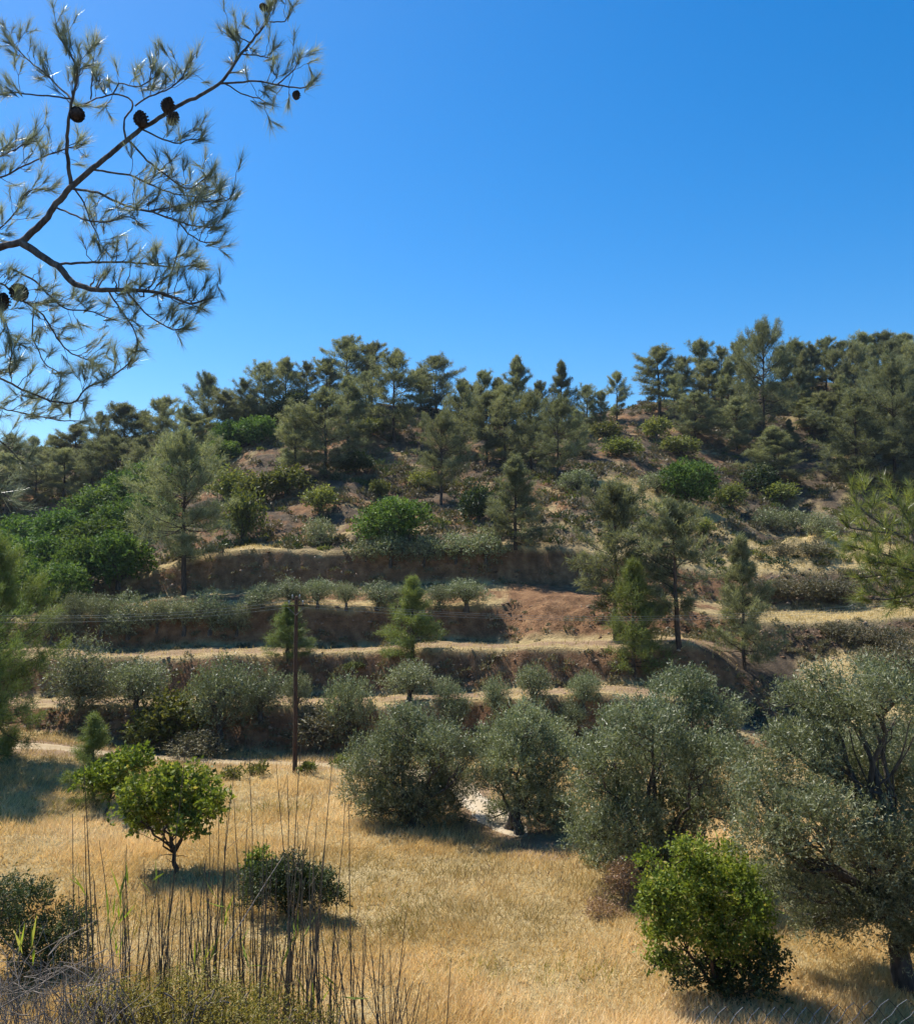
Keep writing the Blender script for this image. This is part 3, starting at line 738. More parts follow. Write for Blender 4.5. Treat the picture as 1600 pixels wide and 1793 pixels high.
WOOD = ['dark pine behind the biggest ridge pine, on its right', 'pine below the gap of sky on the right ridge', 'pine in the second row right of the gap of sky', 'pine in the second row below the pale trunked pine', 'pine in the second row under the tall pine near the right end', 'pine in the second row under the last ridge pines', 'pine in the second row at the right picture edge',
        'pine at the top of the dark hollow', 'pine in the third row above the wide pale pine', 'pine in the third row at the right edge', 'pine just behind the top of the wide pale pine', 'thin pine above the dark hollow', 'pine below the straight pine of the right ridge', 'pine below the round crowned pine of the right ridge', 'thin pine below the leftmost pines of the right ridge', 'pine at the left foot of the biggest ridge pine']
pines([
 ('tall0', 1155, 722, 612, 58, 'leftmost pine of the right ridge, trunk clear against the sky'),
 ('tall1', 1196, 716, 628, 44, 'thin pine beside the leftmost pine of the right ridge'),
 ('tall2', 1226, 712, 602, 50, 'straight pine on the right ridge, left of two round crowned ones'),
 ('round1', 1262, 712, 612, 58, 'round crowned pine left of the big ridge pine'),
 ('tall1', 1296, 705, 600, 46, 'pine touching the left side of the big ridge pine'),
 ('big', 1340, 790, 572, 100, 'biggest pine of the right ridge, pointed top above all others'),
 ('tall2', 1392, 692, 602, 54, 'open pine right of the biggest ridge pine'),
 ('tall0', 1424, 688, 608, 40, 'thin pine beside the gap of sky on the right ridge'),
 ('tall1', 1446, 686, 596, 44, 'pine right of the gap of sky on the right ridge'),
 ('tall2', 1478, 690, 602, 46, 'pale trunked pine in the right ridge row'),
 ('tall0', 1512, 692, 588, 56, 'tall pine near the right end of the ridge row'),
 ('tall1', 1546, 692, 586, 54, 'second pine from the right picture edge on the ridge'),
 ('tall2', 1585, 692, 590, 56, 'pine on the ridge at the right picture edge'),
 ('round2', 1216, 772, 692, 70, 'squat pine on the slope under the right ridge'),
 ('round0', 1290, 790, 700, 66, 'pine at the foot of the biggest ridge pine'),
 ('cone1', 1356, 842, 752, 84, 'small light pine in front of the dark hollow'),
 ('cone0', 1384, 800, 738, 34, 'tiny pale pine top beside the dark hollow'),
 ('round1', 1498, 852, 692, 128, 'wide pale pine right of the dark hollow'),
 ('big', 1566, 856, 630, 112, 'tall leafy pine at the right edge above the near pine branch'),
 ('round0', 1530, 800, 668, 80, 'pine behind the wide pale pine, below the ridge row'),
 ('tall1', 1450, 770, 690, 56, 'shaded pine deep in the dark hollow'),
 ('round2', 1612, 872, 700, 100, 'pine cut by the right edge below the ridge'),
 ('tall0', 1420, 760, 700, 50, 'dark pine on the left side of the hollow'),
], 'pines on the right hill')
for i, (px, vb, vt, w) in enumerate([(1372, 712, 612, 46), (1408, 722, 620, 44), (1460, 728, 618, 48), (1496, 732, 606, 50), (1530, 726, 610, 50), (1562, 736, 604, 52), (1598, 740, 606, 54), (1474, 770, 664, 56), (1540, 776, 660, 60), (1588, 790, 668, 62), (1505, 800, 690, 60), (1400, 740, 650, 40), (1240, 735, 640, 46), (1276, 742, 636, 48), (1180, 740, 660, 40), (1310, 748, 640, 48)]):
    stand(('tall0', 'cone1', 'tall1', 'round2', 'cone0', 'tall2')[i % 6], px, vb, vt, w, 'pine_tree', WOOD[i], 'pine', 'pines of the right wood')

pines([
 ('tall2', 1078, 1122, 858, 112, 'tall dark pine at the right end of the red terrace road'),
 ('tall1', 1188, 1128, 888, 128, 'straight trunked dark pine right of the red terrace, trunk base in sun'),
 ('cone0', 1304, 1174, 952, 100, 'thin light pine standing on the shaded gully slope'),
], 'pines at the gully')
def young(rows):
    for kind, px, vb, vt, w, label in rows: stand(kind, px, vb, vt, w, 'young_pine', label, 'pine', 'young pines on the terraces')
young([
 ('young0', 1110, 1182, 980, 84, 'bright young pine in front of the tall dark terrace pine'),
 ('young1', 722, 1152, 1010, 88, 'bright young pine in the middle of the terrace road edge'),
 ('young0', 504, 1158, 1056, 66, 'small young pine right behind the utility pole'),
 ('young1', 163, 1400, 1250, 84, 'fluffy young pine behind the two small fruit trees'),
])
stand('edge0', -12, 1292, 965, 150, 'pine_tree', 'yellowish pine at the left edge beside the dirt road', 'pine', depth=40)
stand('edge1', -75, 1300, 1000, 160, 'pine_tree', 'pine cut by the left edge, lowest boughs near the field', 'pine', depth=36)

# ---- carobs and evergreen domes
def carob(kind, px, vb, vt, w, label, group='dense green trees of the left hollow'):
    stand(kind, px, vb, vt, w, 'carob_tree', label, 'tree', group)
HOL = ['leafy hollow tree at the foot of the far left pines', 'leafy hollow tree touching the upper left of the tall pine', 'highest leafy hollow tree, behind the crown of the tall pine', 'leafy hollow tree in the middle of the upper rows', 'leafy hollow tree near the left edge in the upper rows',
       'leafy hollow tree at the centre of the hollow', 'leafy hollow tree just left of the tall pine crown', 'leafy hollow tree at the left edge of the picture', 'leafy hollow tree second from the left edge in the lower rows', 'shaded leafy hollow tree in the lower rows, third from the left edge',
       'leafy hollow tree beside the trunk of the tall pine', 'lowest row leafy hollow tree, second from the left edge', 'lowest row leafy hollow tree, nearest the shaded olives', 'lowest leafy hollow tree at the left edge', 'leafy hollow tree half hidden by the tall pine']
for i, (px, vb, vt, w) in enumerate([(170, 925, 852, 96), (225, 905, 826, 90), (270, 880, 806, 76), (110, 965, 892, 100), (45, 975, 902, 92), (165, 985, 905, 96), (215, 960, 880, 84), (15, 1010, 935, 90),
        (80, 1015, 935, 92), (145, 1035, 940, 88), (208, 1030, 930, 92), (50, 1058, 975, 88), (110, 1065, 985, 80), (5, 1070, 1000, 80), (265, 930, 858, 70)]):
    carob(f'carob{i % 3}', px, vb, vt, w, HOL[i])
carob('carob0', 408, 790, 738, 62, 'bright green tree high on the left shoulder below the crest row', 'green trees on the left shoulder')
carob('carob1', 452, 780, 728, 66, 'green tree high on the left shoulder, right of the bright one', 'green trees on the left shoulder')
carob('carob2', 384, 812, 770, 58, 'green tree just below the bright tree of the left shoulder', 'green trees on the left shoulder')
carob('carob0', 360, 842, 790, 56, 'green tree behind the top of the tall left pine', 'green trees on the left shoulder')
def bush(kind, px, vb, vt, w, label, name='evergreen_bush', group=None):
    stand(kind, px, vb, vt, w, name, label, 'bush', group)
bush('dark0', 430, 748, 694, 66, 'dark domed bush below the left shoulder pines')
bush('dark1', 514, 746, 686, 62, 'almost black domed bush below the left shoulder pines')
bush('dark0', 470, 742, 704, 40, 'small grey green bush between the two dark domed bushes')
bush('dome0', 690, 948, 872, 112, 'large rounded bright green bush in the middle of the hill')
bush('dome1', 1206, 884, 806, 86, 'large rounded dark green bush on the right slope')
bush('dark1', 838, 918, 848, 58, 'dark upright bush left of the lone bank pine')
bush('dark0', 1330, 862, 812, 60, 'dark bush between the two round bushes of the right slope')
bush('dark1', 620, 832, 790, 62, 'dark bush beside the shadow under the wide pine')
for r in [('lime0', 1192, 802, 762, 62, 'yellow green bush above the rounded dark bush'), ('lime1', 1362, 882, 842, 56, 'bright yellow green bush at the foot of the right slope'),
          ('lime0', 1280, 892, 846, 56, 'yellow green bush right of the rounded dark bush'), ('lime1', 1060, 772, 736, 50, 'light green bush near the saddle'), ('lime1', 1088, 800, 764, 58, 'pale green bush below the saddle'),
          ('lime0', 640, 770, 732, 60, 'yellowish bush in the clearing under the summit'), ('lime1', 400, 880, 815, 70, 'lime green bush right of the tall left pine'), ('lime0', 455, 890, 826, 78, 'loose lime green bush in the scrub right of the tall left pine'),
          ('lime1', 500, 870, 812, 66, 'olive green bush under the grey mid slope pine'), ('lime0', 665, 874, 838, 34, 'small upright green bush above the rounded bright bush'), ('lime1', 742, 858, 820, 46, 'low green bush left of the bare trunked pine'),
          ('lime0', 560, 900, 850, 60, 'yellowish bush on the slope below the wide pine'), ('lime1', 424, 952, 850, 62, 'small spindly tree on the dry patch of the left slope'), ('lime0', 1150, 770, 730, 48, 'dull green bush on the ridge slope left of the squat pine'),
          ('lime0', 620, 1182, 1158, 34, 'lime bush on the bank under the terrace road'), ('lime1', 1232, 938, 905, 34, 'small green bush on the dry spur')]:
    bush(*r, name='light_bush')
for r in [('grey0', 684, 988, 930, 66, 'grey bush at the left of the row on the upper bank'), ('grey1', 742, 990, 936, 60, 'second grey bush in the row on the upper bank'), ('grey2', 798, 986, 932, 66, 'third grey bush in the row on the upper bank'),
          ('grey0', 850, 984, 926, 68, 'grey bush at the right end of the upper bank row'), ('grey1', 560, 955, 904, 50, 'grey green bush left of the rounded bright bush'), ('grey2', 640, 985, 944, 48, 'low grey bush left of the upper bank row'),
          ('grey0', 1392, 932, 888, 56, 'grey bush in the hollow behind the dry spur'), ('grey1', 1345, 925, 888, 50, 'low grey bush left of the hollow bush behind the spur'), ('grey2', 1436, 940, 895, 50, 'dark grey bush at the right of the hollow behind the spur'),
          ('grey1', 1150, 862, 826, 60, 'greyish low bush on the spur crest left of the round dark bush'), ('grey2', 1010, 856, 822, 60, 'grey bush at the top of the dry spur')]:
    bush(*r, name='grey_bush')
BRN = ['brown bush in the middle of the bank under the second dry strip', 'largest brown bush on the bank under the second dry strip', 'brown bush at the left end of the bank under the second dry strip', 'brown bush beside the near pine needles on the spur bank', 'brown bush below the longest dry strip at right',
       'brown bush below the left part of the longest dry strip', 'brown bush below the longest dry strip near the right edge', 'brown bush just under the top dry strip of the spur', 'small brown bush at the left under the top dry strip', 'brown bush at the right edge above the nearest olive', 'brown bush above the top of the nearest olive']
for i, (px, vb, vt, w) in enumerate([(1380, 1050, 1012, 70), (1430, 1052, 1008, 76), (1340, 1045, 1012, 60), (1470, 1058, 1015, 60), (1520, 1130, 1092, 70), (1470, 1120, 1086, 60), (1570, 1140, 1096, 70), (1420, 975, 950, 60), (1365, 972, 948, 50), (1590, 1190, 1120, 80), (1530, 1175, 1130, 70)]):
    bush(f'brown{i % 2}', px, vb, vt, w, BRN[i], 'brown_bush', 'brown bushes of the right spur')

# ---- olives on the terraces
def olive(kind, px, vb, vt, w, label, group):
    stand(kind, px, vb, vt, w, 'olive_tree', label, 'olive tree', group)
G = 'olives on the upper terrace'
for i, (px, vb, vt, w, l) in enumerate([(505, 1062, 1010, 56, 'dark upper terrace olive right above the utility pole'), (556, 1062, 1012, 54, 'upper terrace olive right of the pole top'), (606, 1066, 1018, 44, 'small upper terrace olive left of the central young pine'),
        (660, 1064, 1016, 60, 'pale upper terrace olive next to the central young pine'), (770, 1070, 1022, 50, 'dark upper terrace olive right of the central young pine'), (816, 1070, 1012, 74, 'rightmost upper terrace olive, beside the bare red bank'),
        (460, 1066, 1020, 54, 'grey upper terrace olive left of the utility pole'), (700, 1062, 1024, 40, 'small upper terrace olive behind the central young pine')]):
    olive(f'olive{i % 3}', px, vb, vt, w, l, G)
for i, (px, vb, vt, w) in enumerate([(130, 1120, 1040, 76), (178, 1110, 1030, 70), (225, 1112, 1036, 80), (275, 1110, 1032, 74), (322, 1108, 1040, 72), (368, 1108, 1036, 70), (415, 1110, 1044, 66), (90, 1130, 1060, 60)]):
    olive(f'olive{(i + 1) % 3}', px, vb, vt + (i * 37) % 23 - 6, w * (0.66 + 0.12 * (i % 3)), (f'{ORD[i + 1]} olive from the left in the shaded row below the tall left pine' if i < 7 else 'leftmost olive in the shaded row below the tall left pine'), 'olives in the shaded row at left')
G = 'olives on the lower terraces'
for i, (px, vb, vt, w, l) in enumerate([(138, 1238, 1112, 118, 'neat round olive with visible trunk at the left end of the lower terrace'), (238, 1246, 1152, 110, 'dark olive right of the neat round olive'), (384, 1312, 1146, 120, 'largest dark olive of the lower bank, left of the pole'),
        (456, 1262, 1160, 96, 'olive close to the utility pole on its left'), (608, 1312, 1176, 92, 'dark olive on the lower bank right of the pole'), (718, 1228, 1156, 96, 'rounded olive on the terrace below the central young pine'),
        (868, 1238, 1182, 50, 'small olive on the lower terrace, first right of the rounded one'), (934, 1234, 1162, 68, 'upright olive in the middle of the lower terrace'), (1022, 1246, 1174, 62, 'olive at the right end of the lower terrace'),
        (800, 1282, 1204, 54, 'slim olive on the bank behind the big front olives'), (520, 1248, 1176, 50, 'thin olive right of the pole on the lower terrace'), (1000, 1288, 1226, 60, 'low olive on the bank behind the second front olive'), (780, 1226, 1184, 50, 'little olive right of the rounded one')]):
    olive(f'olive{i % 3}', px, vb, vt, w * 0.86, l, G)
bush('lime1', 300, 1312, 1204, 100, 'light green leafy bush on the lower bank behind the fruit trees', 'light_bush')
bush('lime0', 255, 1318, 1250, 70, 'green bush at the road edge left of the leafy bank bush', 'light_bush')
bush('brown0', 345, 1326, 1278, 90, 'brown twiggy bush at the foot of the lower bank', 'brown_bush')
bush('brown1', 560, 1318, 1230, 100, 'reddish brown bush on the lower bank right of the pole', 'brown_bush')

# ------------------------------------------------------------------ low scrub on the slopes and banks (one mass)
def scrub(n, kfun, size, mat, name, label, per=90, leaf=0.13, seed=1, tone=0.0):
    r = np.random.default_rng(seed)
    lib = []
    for q in range(5):
        d = norm(r.normal(size=(per, 3))); d[:, 2] = np.abs(d[:, 2])
        p = d * (0.45 + 0.55 * r.random((per, 1))) * (1 + 0.35 * noise3(d * 2.5 + q * 7, q)[:, None]) * np.array([1, 1, 0.75])
        lib.append((p, norm(d * 0.6 + r.normal(size=(per, 3)) * 0.6 + [0, 0, 0.3])))
    mb = MB()
    got = 0; tries = 0
    while got < n and tries < 40:
        tries += 1
        y = 45 + 105 * r.random(6000) ** 1.0
        x = (r.random(6000) * 1.36 - 0.68) * y
        k = table(T_K, x, y); px = CX + F_PX * x / y
        ok = r.random(6000) < kfun(x, y, k, px)
        x, y = x[ok], y[ok]
        z = ground_z(x, y, np.full(x.shape, 99.0))
        for i in range(len(x)):
            if got >= n: break
            got += 1
            p, d = lib[got % 5]
            a = r.uniform(0, 6.28); ca, sa = math.cos(a), math.sin(a); s = size * r.uniform(0.5, 1.4)
            Rm = np.array([[ca, -sa, 0], [sa, ca, 0], [0, 0, 1]])
            pp = p @ Rm.T * s * np.array([1, 1, r.uniform(0.7, 1.2)]) + [x[i], y[i], z[i] - 0.05]
            L = leaf * r.uniform(0.7, 1.3, per) * (0.6 + 0.5 * s / size)
            mb.blades(pp, d @ Rm.T, L * 1.5, L * 0.8, np.clip(r.uniform(0.2, 0.72) + tone + r.normal(0, 0.13, per), 0, 1))
    return tag(mb.build(name, M[mat]), label, None, None, 'stuff')
def k_slope(x, y, k, px):
    dens = np.clip((k - 12.75) / 0.35, 0, 1) * (0.35 + 0.9 * np.clip(0.5 + fbm(x * 0.15, y * 0.15, 6) * 2.5, 0, 1))
    spur = spur_zone(k, px)
    patch = np.clip(1.6 - np.abs(px - 445) / 45, 0, 1) * (k < 14)
    return dens * (1 - 0.9 * spur) * (1 - 0.9 * patch) * (k < 18.3)
def k_bank(x, y, k, px):
    b = np.maximum.reduce([np.clip(1.3 - np.abs(k - c) * 2.0, 0, 1) for c in (6.4, 8.4, 10.4, 12.4)])
    open_ = np.clip(1.6 - np.abs(px - 975) / 75, 0, 1) * (np.abs(k - 11.2) < 1.6)
    return 0.7 * b * (1 - 0.93 * open_)
scrub(3400, k_slope, 0.76, 'scrub', 'hillside_scrub', 'low brown and olive scrub covering the upper slopes', 80, 0.17, 3)
scrub(800, k_slope, 0.65, 'lime', 'green_scrub', 'sparse low green shrubs among the brown scrub', 90, 0.14, 5, -0.1)
scrub(2100, k_bank, 0.36, 'scrub', 'bank_scrub', 'dry tufts and low scrub on the terrace banks', 60, 0.09, 4, 0.08)
scrub(700, k_slope, 0.85, 'darkbush', 'dark_scrub', 'dark green low shrubs scattered over the upper slopes', 110, 0.15, 6, 0.05)

def rubble(n, seed):
    r = np.random.default_rng(seed); mb = MB()
    y = 44 + 30 * r.random(n * 12); x = (r.random(n * 12) * 1.2 - 0.6) * y
    k = table(T_K, x, y); px = CX + F_PX * x / y
    b = np.maximum.reduce([np.clip(1.4 - np.abs(k - c) * 2.2, 0, 1) for c in (6.45, 8.45, 10.45, 12.45)])
    ok = r.random(n * 12) < b * (1 - 0.95 * np.clip(1.6 - np.abs(px - 975) / 75, 0, 1) * (k > 9.9))
    x, y = x[ok][:n], y[ok][:n]; z = ground_z(x, y, np.full(x.shape, 99.0)); n = len(x)
    o = np.array([[1, 0, 0], [-1, 0, 0], [0, 1, 0], [0, -1, 0], [0, 0, 1], [0, 0, -1]], float)
    f = np.array([[0, 2, 4], [2, 1, 4], [1, 3, 4], [3, 0, 4], [2, 0, 5], [1, 2, 5], [3, 1, 5], [0, 3, 5]])
    s = 0.04 + 0.13 * r.random(n) ** 2.5
    v = (o[None] * (0.6 + 0.7 * r.random((n, 6, 1))) + 0.2 * r.normal(size=(n, 6, 3))) * s[:, None, None] * np.array([1.2, 1.0, 0.75]) + np.stack([x, y, z], 1)[:, None, :]
    mb.add(v.reshape(-1, 3), (f[None] + 6 * np.arange(n)[:, None, None]).reshape(-1, 3), np.repeat(r.random(n), 6))
    return tag(mb.build('bank_rubble', M['clod']), 'clods and loose stones on the terrace banks', None, None, 'stuff')
M['clod'] = leaf_mat('earth_clods', [(0.0, (0.10, 0.06, 0.04)), (0.6, (0.24, 0.145, 0.09)), (1.0, (0.40, 0.30, 0.21))], trans=0.0, rough=0.95, spec=0.05, var=0.0)
rubble(3600, 44)

# ------------------------------------------------------------------ large olives, fruit trees and bushes round the field
def root_at(px, v):
    return hit(px, v, 12.0, 60.0)
def big_plant(name, label, cat, base, lobes, spread, n_sh, mat, bark='bark_olive', group=None, **kw):
    root = root_at(*base)
    lob = local(px_lobes(lobes, root[1], spread), root)
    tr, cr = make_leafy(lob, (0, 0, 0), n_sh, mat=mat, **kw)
    return plant(name, label, cat, root, tr, cr, mat, bark, group)
OL = dict(leaf=0.105, leaf_w=0.26, shoot=0.36, per=10, up=0.45, shell=0.55, lump=0.32, spray=0.62, limb_n=12, mat='olive', amp=0.12)
GO = 'big olives along the track'
big_plant('olive_tree', 'big round olive left of the pale track', 'olive tree', (728, 1448),
          [(722, 1290, 52), (665, 1335, 48), (780, 1318, 48), (640, 1388, 40), (720, 1362, 74), (792, 1376, 46), (690, 1408, 46), (757, 1412, 48), (622, 1350, 22), (820, 1330, 16), (700, 1265, 26), (690, 1428, 34), (775, 1426, 32), (645, 1418, 24), (735, 1436, 30)], 1.2, 8200, group=GO, trunk_r=0.26, stems=2, **OL)
big_plant('olive_tree', 'olive right of the pale track, dark trunk in shade', 'olive tree', (905, 1452),
          [(918, 1280, 46), (880, 1312, 42), (958, 1300, 42), (900, 1352, 54), (862, 1376, 30), (992, 1326, 30), (958, 1372, 44), (975, 1425, 38), (930, 1405, 40), (880, 1425, 24), (948, 1440, 28), (990, 1450, 22)], 1.1, 6400, group=GO, trunk_r=0.22, stems=2, **OL)
big_plant('olive_tree', 'tall silvery olive right of centre with a broad spreading crown', 'olive tree', (1160, 1545),
          [(1190, 1232, 54), (1245, 1272, 52), (1130, 1290, 66), (1070, 1335, 52), (1160, 1370, 78), (1062, 1405, 56), (1235, 1350, 64), (1040, 1470, 44), (1105, 1455, 60), (1180, 1436, 50), (1030, 1355, 26), (1215, 1205, 26), (1075, 1265, 22), (1060, 1510, 36), (1125, 1510, 44), (1185, 1495, 44), (1250, 1430, 46), (1265, 1330, 36)], 1.6, 12500, group=GO, trunk_r=0.28, stems=3, **OL)
big_plant('olive_tree', 'nearest and largest olive at the right edge, dark leaning trunk', 'olive tree', (1592, 1738),
          [(1480, 1262, 66), (1565, 1232, 62), (1400, 1325, 66), (1338, 1392, 56), (1500, 1370, 96), (1600, 1370, 90), (1425, 1450, 74), (1550, 1490, 84), (1340, 1470, 50), (1480, 1560, 70), (1400, 1560, 52), (1600, 1580, 60), (1400, 1232, 36), (1440, 1196, 26), (1520, 1185, 28), (1660, 1300, 70), (1680, 1460, 80), (1330, 1545, 34), (1430, 1622, 40), (1310, 1340, 22), (1530, 1610, 56), (1455, 1600, 46), (1610, 1660, 46), (1380, 1500, 40)], 1.5, 19500, group=GO, trunk_r=0.24, stems=1, bare=0, fork=0.42, **{**OL, 'leaf': 0.085, 'shoot': 0.30, 'limb_n': 12, 'shell': 0.75})
BR = dict(up=0.35, shell=0.65, lump=0.44, spray=0.75, limb_n=10, mat='bright')
big_plant('green_shrub', 'bright green leafy shrub in front of the nearest olive', 'shrub', (1262, 1742),
          [(1222, 1532, 34), (1180, 1572, 32), (1288, 1548, 34), (1146, 1592, 24), (1230, 1602, 40), (1312, 1602, 32), (1176, 1640, 30), (1262, 1655, 36), (1325, 1660, 28), (1275, 1500, 17), (1136, 1512, 13), (1205, 1498, 20), (1150, 1640, 16), (1140, 1560, 12), (1160, 1690, 18)], 0.7, 3300, bark='bark', trunk_r=0.09, stems=5, fork=0.5, leaf=0.088, leaf_w=0.5, shoot=0.30, per=8, bare=6, **{**BR, 'lump': 0.6})
big_plant('green_shrub', 'dark undergrowth under the bright green shrub', 'shrub', (1290, 1752),
          [(1235, 1705, 30), (1300, 1712, 34), (1350, 1690, 26), (1160, 1690, 16), (1270, 1735, 26), (1340, 1735, 24), (1200, 1720, 18)], 0.6, 800, bark='bark', trunk_r=0.05, stems=4, leaf=0.09, leaf_w=0.5, shoot=0.26, per=7, **{**BR, 'mat': 'darkbush'})
big_plant('fruit_tree', 'small bright green tree with forked trunk in the dry field', 'fruit tree', (308, 1532),
          [(268, 1395, 34), (325, 1385, 36), (238, 1425, 30), (298, 1420, 38), (348, 1425, 30), (376, 1408, 20), (258, 1452, 24), (325, 1450, 26), (366, 1372, 16), (232, 1392, 18), (290, 1360, 18)], 0.8, 1350, bark='bark', trunk_r=0.075, stems=1, fork=0.3, leaf=0.15, leaf_w=0.55, shoot=0.28, per=7, bare=3, **BR)
big_plant('fruit_tree', 'smaller green tree behind the forked trunk tree, thin leaning stem', 'fruit tree', (184, 1428),
          [(222, 1350, 26), (184, 1366, 24), (152, 1366, 15), (244, 1336, 18), (205, 1385, 20), (212, 1330, 14)], 0.6, 650, bark='bark', trunk_r=0.055, stems=1, fork=0.4, leaf=0.16, leaf_w=0.55, shoot=0.28, per=7, **BR)
DK = dict(up=0.3, shell=0.6, lump=0.3, spray=0.7, limb_n=8, mat='darkbush')
big_plant('bramble_bush', 'dark domed bush behind the canes in the field', 'bush', (508, 1604),
          [(505, 1540, 38), (468, 1556, 34), (550, 1556, 34), (515, 1578, 36), (582, 1574, 18), (440, 1580, 18)], 0.6, 2000, bark='bark', trunk_r=0.06, stems=4, leaf=0.085, leaf_w=0.4, shoot=0.24, per=8, bare=8, **DK)
big_plant('light_bush', 'small lime sprig growing from the dark domed bush', 'bush', (452, 1560), [(452, 1508, 16), (446, 1530, 14)], 0.1, 160, bark='bark', trunk_r=0.03, stems=2, leaf=0.12, leaf_w=0.5, shoot=0.24, per=6, **BR)
big_plant('bramble_bush', 'wide dark bramble thicket at the left edge of the field', 'bush', (80, 1712),
          [(55, 1585, 40), (108, 1635, 40), (25, 1640, 46), (70, 1660, 40), (128, 1678, 28), (10, 1570, 30), (-40, 1620, 60), (60, 1700, 40), (140, 1610, 18)], 0.7, 2400, bark='twig', trunk_r=0.06, stems=5, leaf=0.075, leaf_w=0.4, shoot=0.26, per=8, bare=22, **DK)
big_plant('dry_bush', 'rusty dry bush at the foot of the tall silvery olive', 'bush', (1085, 1590), [(1092, 1532, 19), (1080, 1556, 19), (1104, 1556, 16)], 0.4, 420, bark='twig', trunk_r=0.04, stems=4, leaf=0.08, leaf_w=0.3, shoot=0.28, per=8, **{**DK, 'mat': 'drybush'})
big_plant('dry_bush', 'low rusty bush at the edge of the meadow below the silvery olive', 'bush', (1050, 1612), [(1050, 1596, 16), (1075, 1604, 14)], 0.3, 260, bark='twig', trunk_r=0.03, stems=3, leaf=0.07, leaf_w=0.3, shoot=0.22, per=7, **{**DK, 'mat': 'drybush'})
for px, v, w, l in [(452, 1352, 14, 'bright weed clump on the road edge left of the pole'), (408, 1360, 16, 'low yellow weed clump beside the road near the fruit trees'), (540, 1350, 10, 'small weed tuft right of the pole foot'), (598, 1338, 12, 'green weed at the left of the big round olive')]:
    big_plant('weed_clump', l, 'weed', (px, v + 6), [(px - w * 0.5, v, w * 0.7), (px + w * 0.5, v - 2, w * 0.7)], 0.2, 70, bark='bark', group='weeds in the field', trunk_r=0.015, stems=2, leaf=0.22, leaf_w=0.25, shoot=0.22, per=6, **{**BR, 'mat': 'lime', 'limb_n': 2})

# ------------------------------------------------------------------ dry grass (one mass)
def grass(n, y0, y1, kfun, h, w, name, label, seed, umax=0.62, pw=1.0, tone=0.0, mat='grass'):
    r = np.random.default_rng(seed)
    y = y0 + (y1 - y0) * r.random(n * 3) ** pw
    x = (r.random(n * 3) * 2 - 1) * umax * y
    k = table(T_K, x, y); px = CX + F_PX * x / y
    rd = road_dist(x, y)
    ok = (r.random(n * 3) < kfun(x, y, k, px)) & (rd > 0.45 + 0.95 * r.random(n * 3))
    x, y = x[ok][:n], y[ok][:n]; n = len(x)
    clump = fbm(x * 0.9, y * 0.9, 2) * 2
    x = x + r.normal(0, 0.05, n); y = y + r.normal(0, 0.05, n)
    z = ground_z(x, y) - 0.02
    patch = fbm(x * 0.16, y * 0.16, 3, 3) * 1.5; patch2 = fbm(x * 0.5 + 50, y * 0.5, 6, 3) * 1.2
    wind = np.stack([fbm(x * 0.4, y * 0.4, 1) * 1.6 + 0.15, fbm(x * 0.4 + 30, y * 0.4, 4) * 1.6, np.ones(n)], 1)
    d = norm(wind + r.normal(size=(n, 3)) * [0.6, 0.6, 0.2])
    hh = h * (0.4 + 0.8 * r.random(n)) * np.clip(1 + 0.7 * clump + 0.5 * patch, 0.3, 1.9)
    tint = np.clip(0.60 + tone + patch * 0.75 + patch2 * 0.5 + r.normal(0, 0.15, n), 0, 1)
    mb = MB(); mb.blades(np.stack([x, y, z], 1), d, hh, w * (0.7 + 0.6 * r.random(n)) * (0.6 + y / 50), tint)
    return tag(mb.build(name, M[mat]), label, None, None, 'stuff')
def k_field(x, y, k, px):
    return np.clip((k - 2.5) / 0.6, 0, 1) * (k < 6.05) * np.clip(0.7 + 1.6 * fbm(x * 0.45, y * 0.6, 4), 0.08, 1)
def k_strip(x, y, k, px):
    t = np.maximum.reduce([np.clip(1 - np.abs(k - c) * 2.4, 0, 1) for c in (7.4, 9.4)]) * 0.35 + np.exp(-((k - 9.0) / 0.12) ** 2) * 0.6
    right = np.clip((px - 1290) / 60, 0, 1) * np.maximum.reduce([np.exp(-((k - c) / 0.45) ** 2) for c in (11.3, 13.3, 14.1)]) * (k > 10.95)
    spur = spur_zone(k, px)
    t = t * (1 - np.clip(1.6 - np.abs(px - 975) / 75, 0, 1) * (k > 10.2))
    left = np.clip(1 - np.abs(px - 445) / 60, 0, 1) * np.exp(-((k - 13.6) / 0.4) ** 2)
    return np.maximum.reduce([0.45 * t * (1 - np.clip((px - 1250) / 60, 0, 1)), right, spur, left])
grass(310000, 14.5, 46.0, k_field, 0.31, 0.019, 'meadow_grass', 'tall dry golden grass of the field', 11, pw=1.25)
grass(60000, 47.0, 100.0, k_strip, 0.28, 0.026, 'terrace_grass', 'dry grass fringing the terraces and the right spur', 12, tone=-0.12)

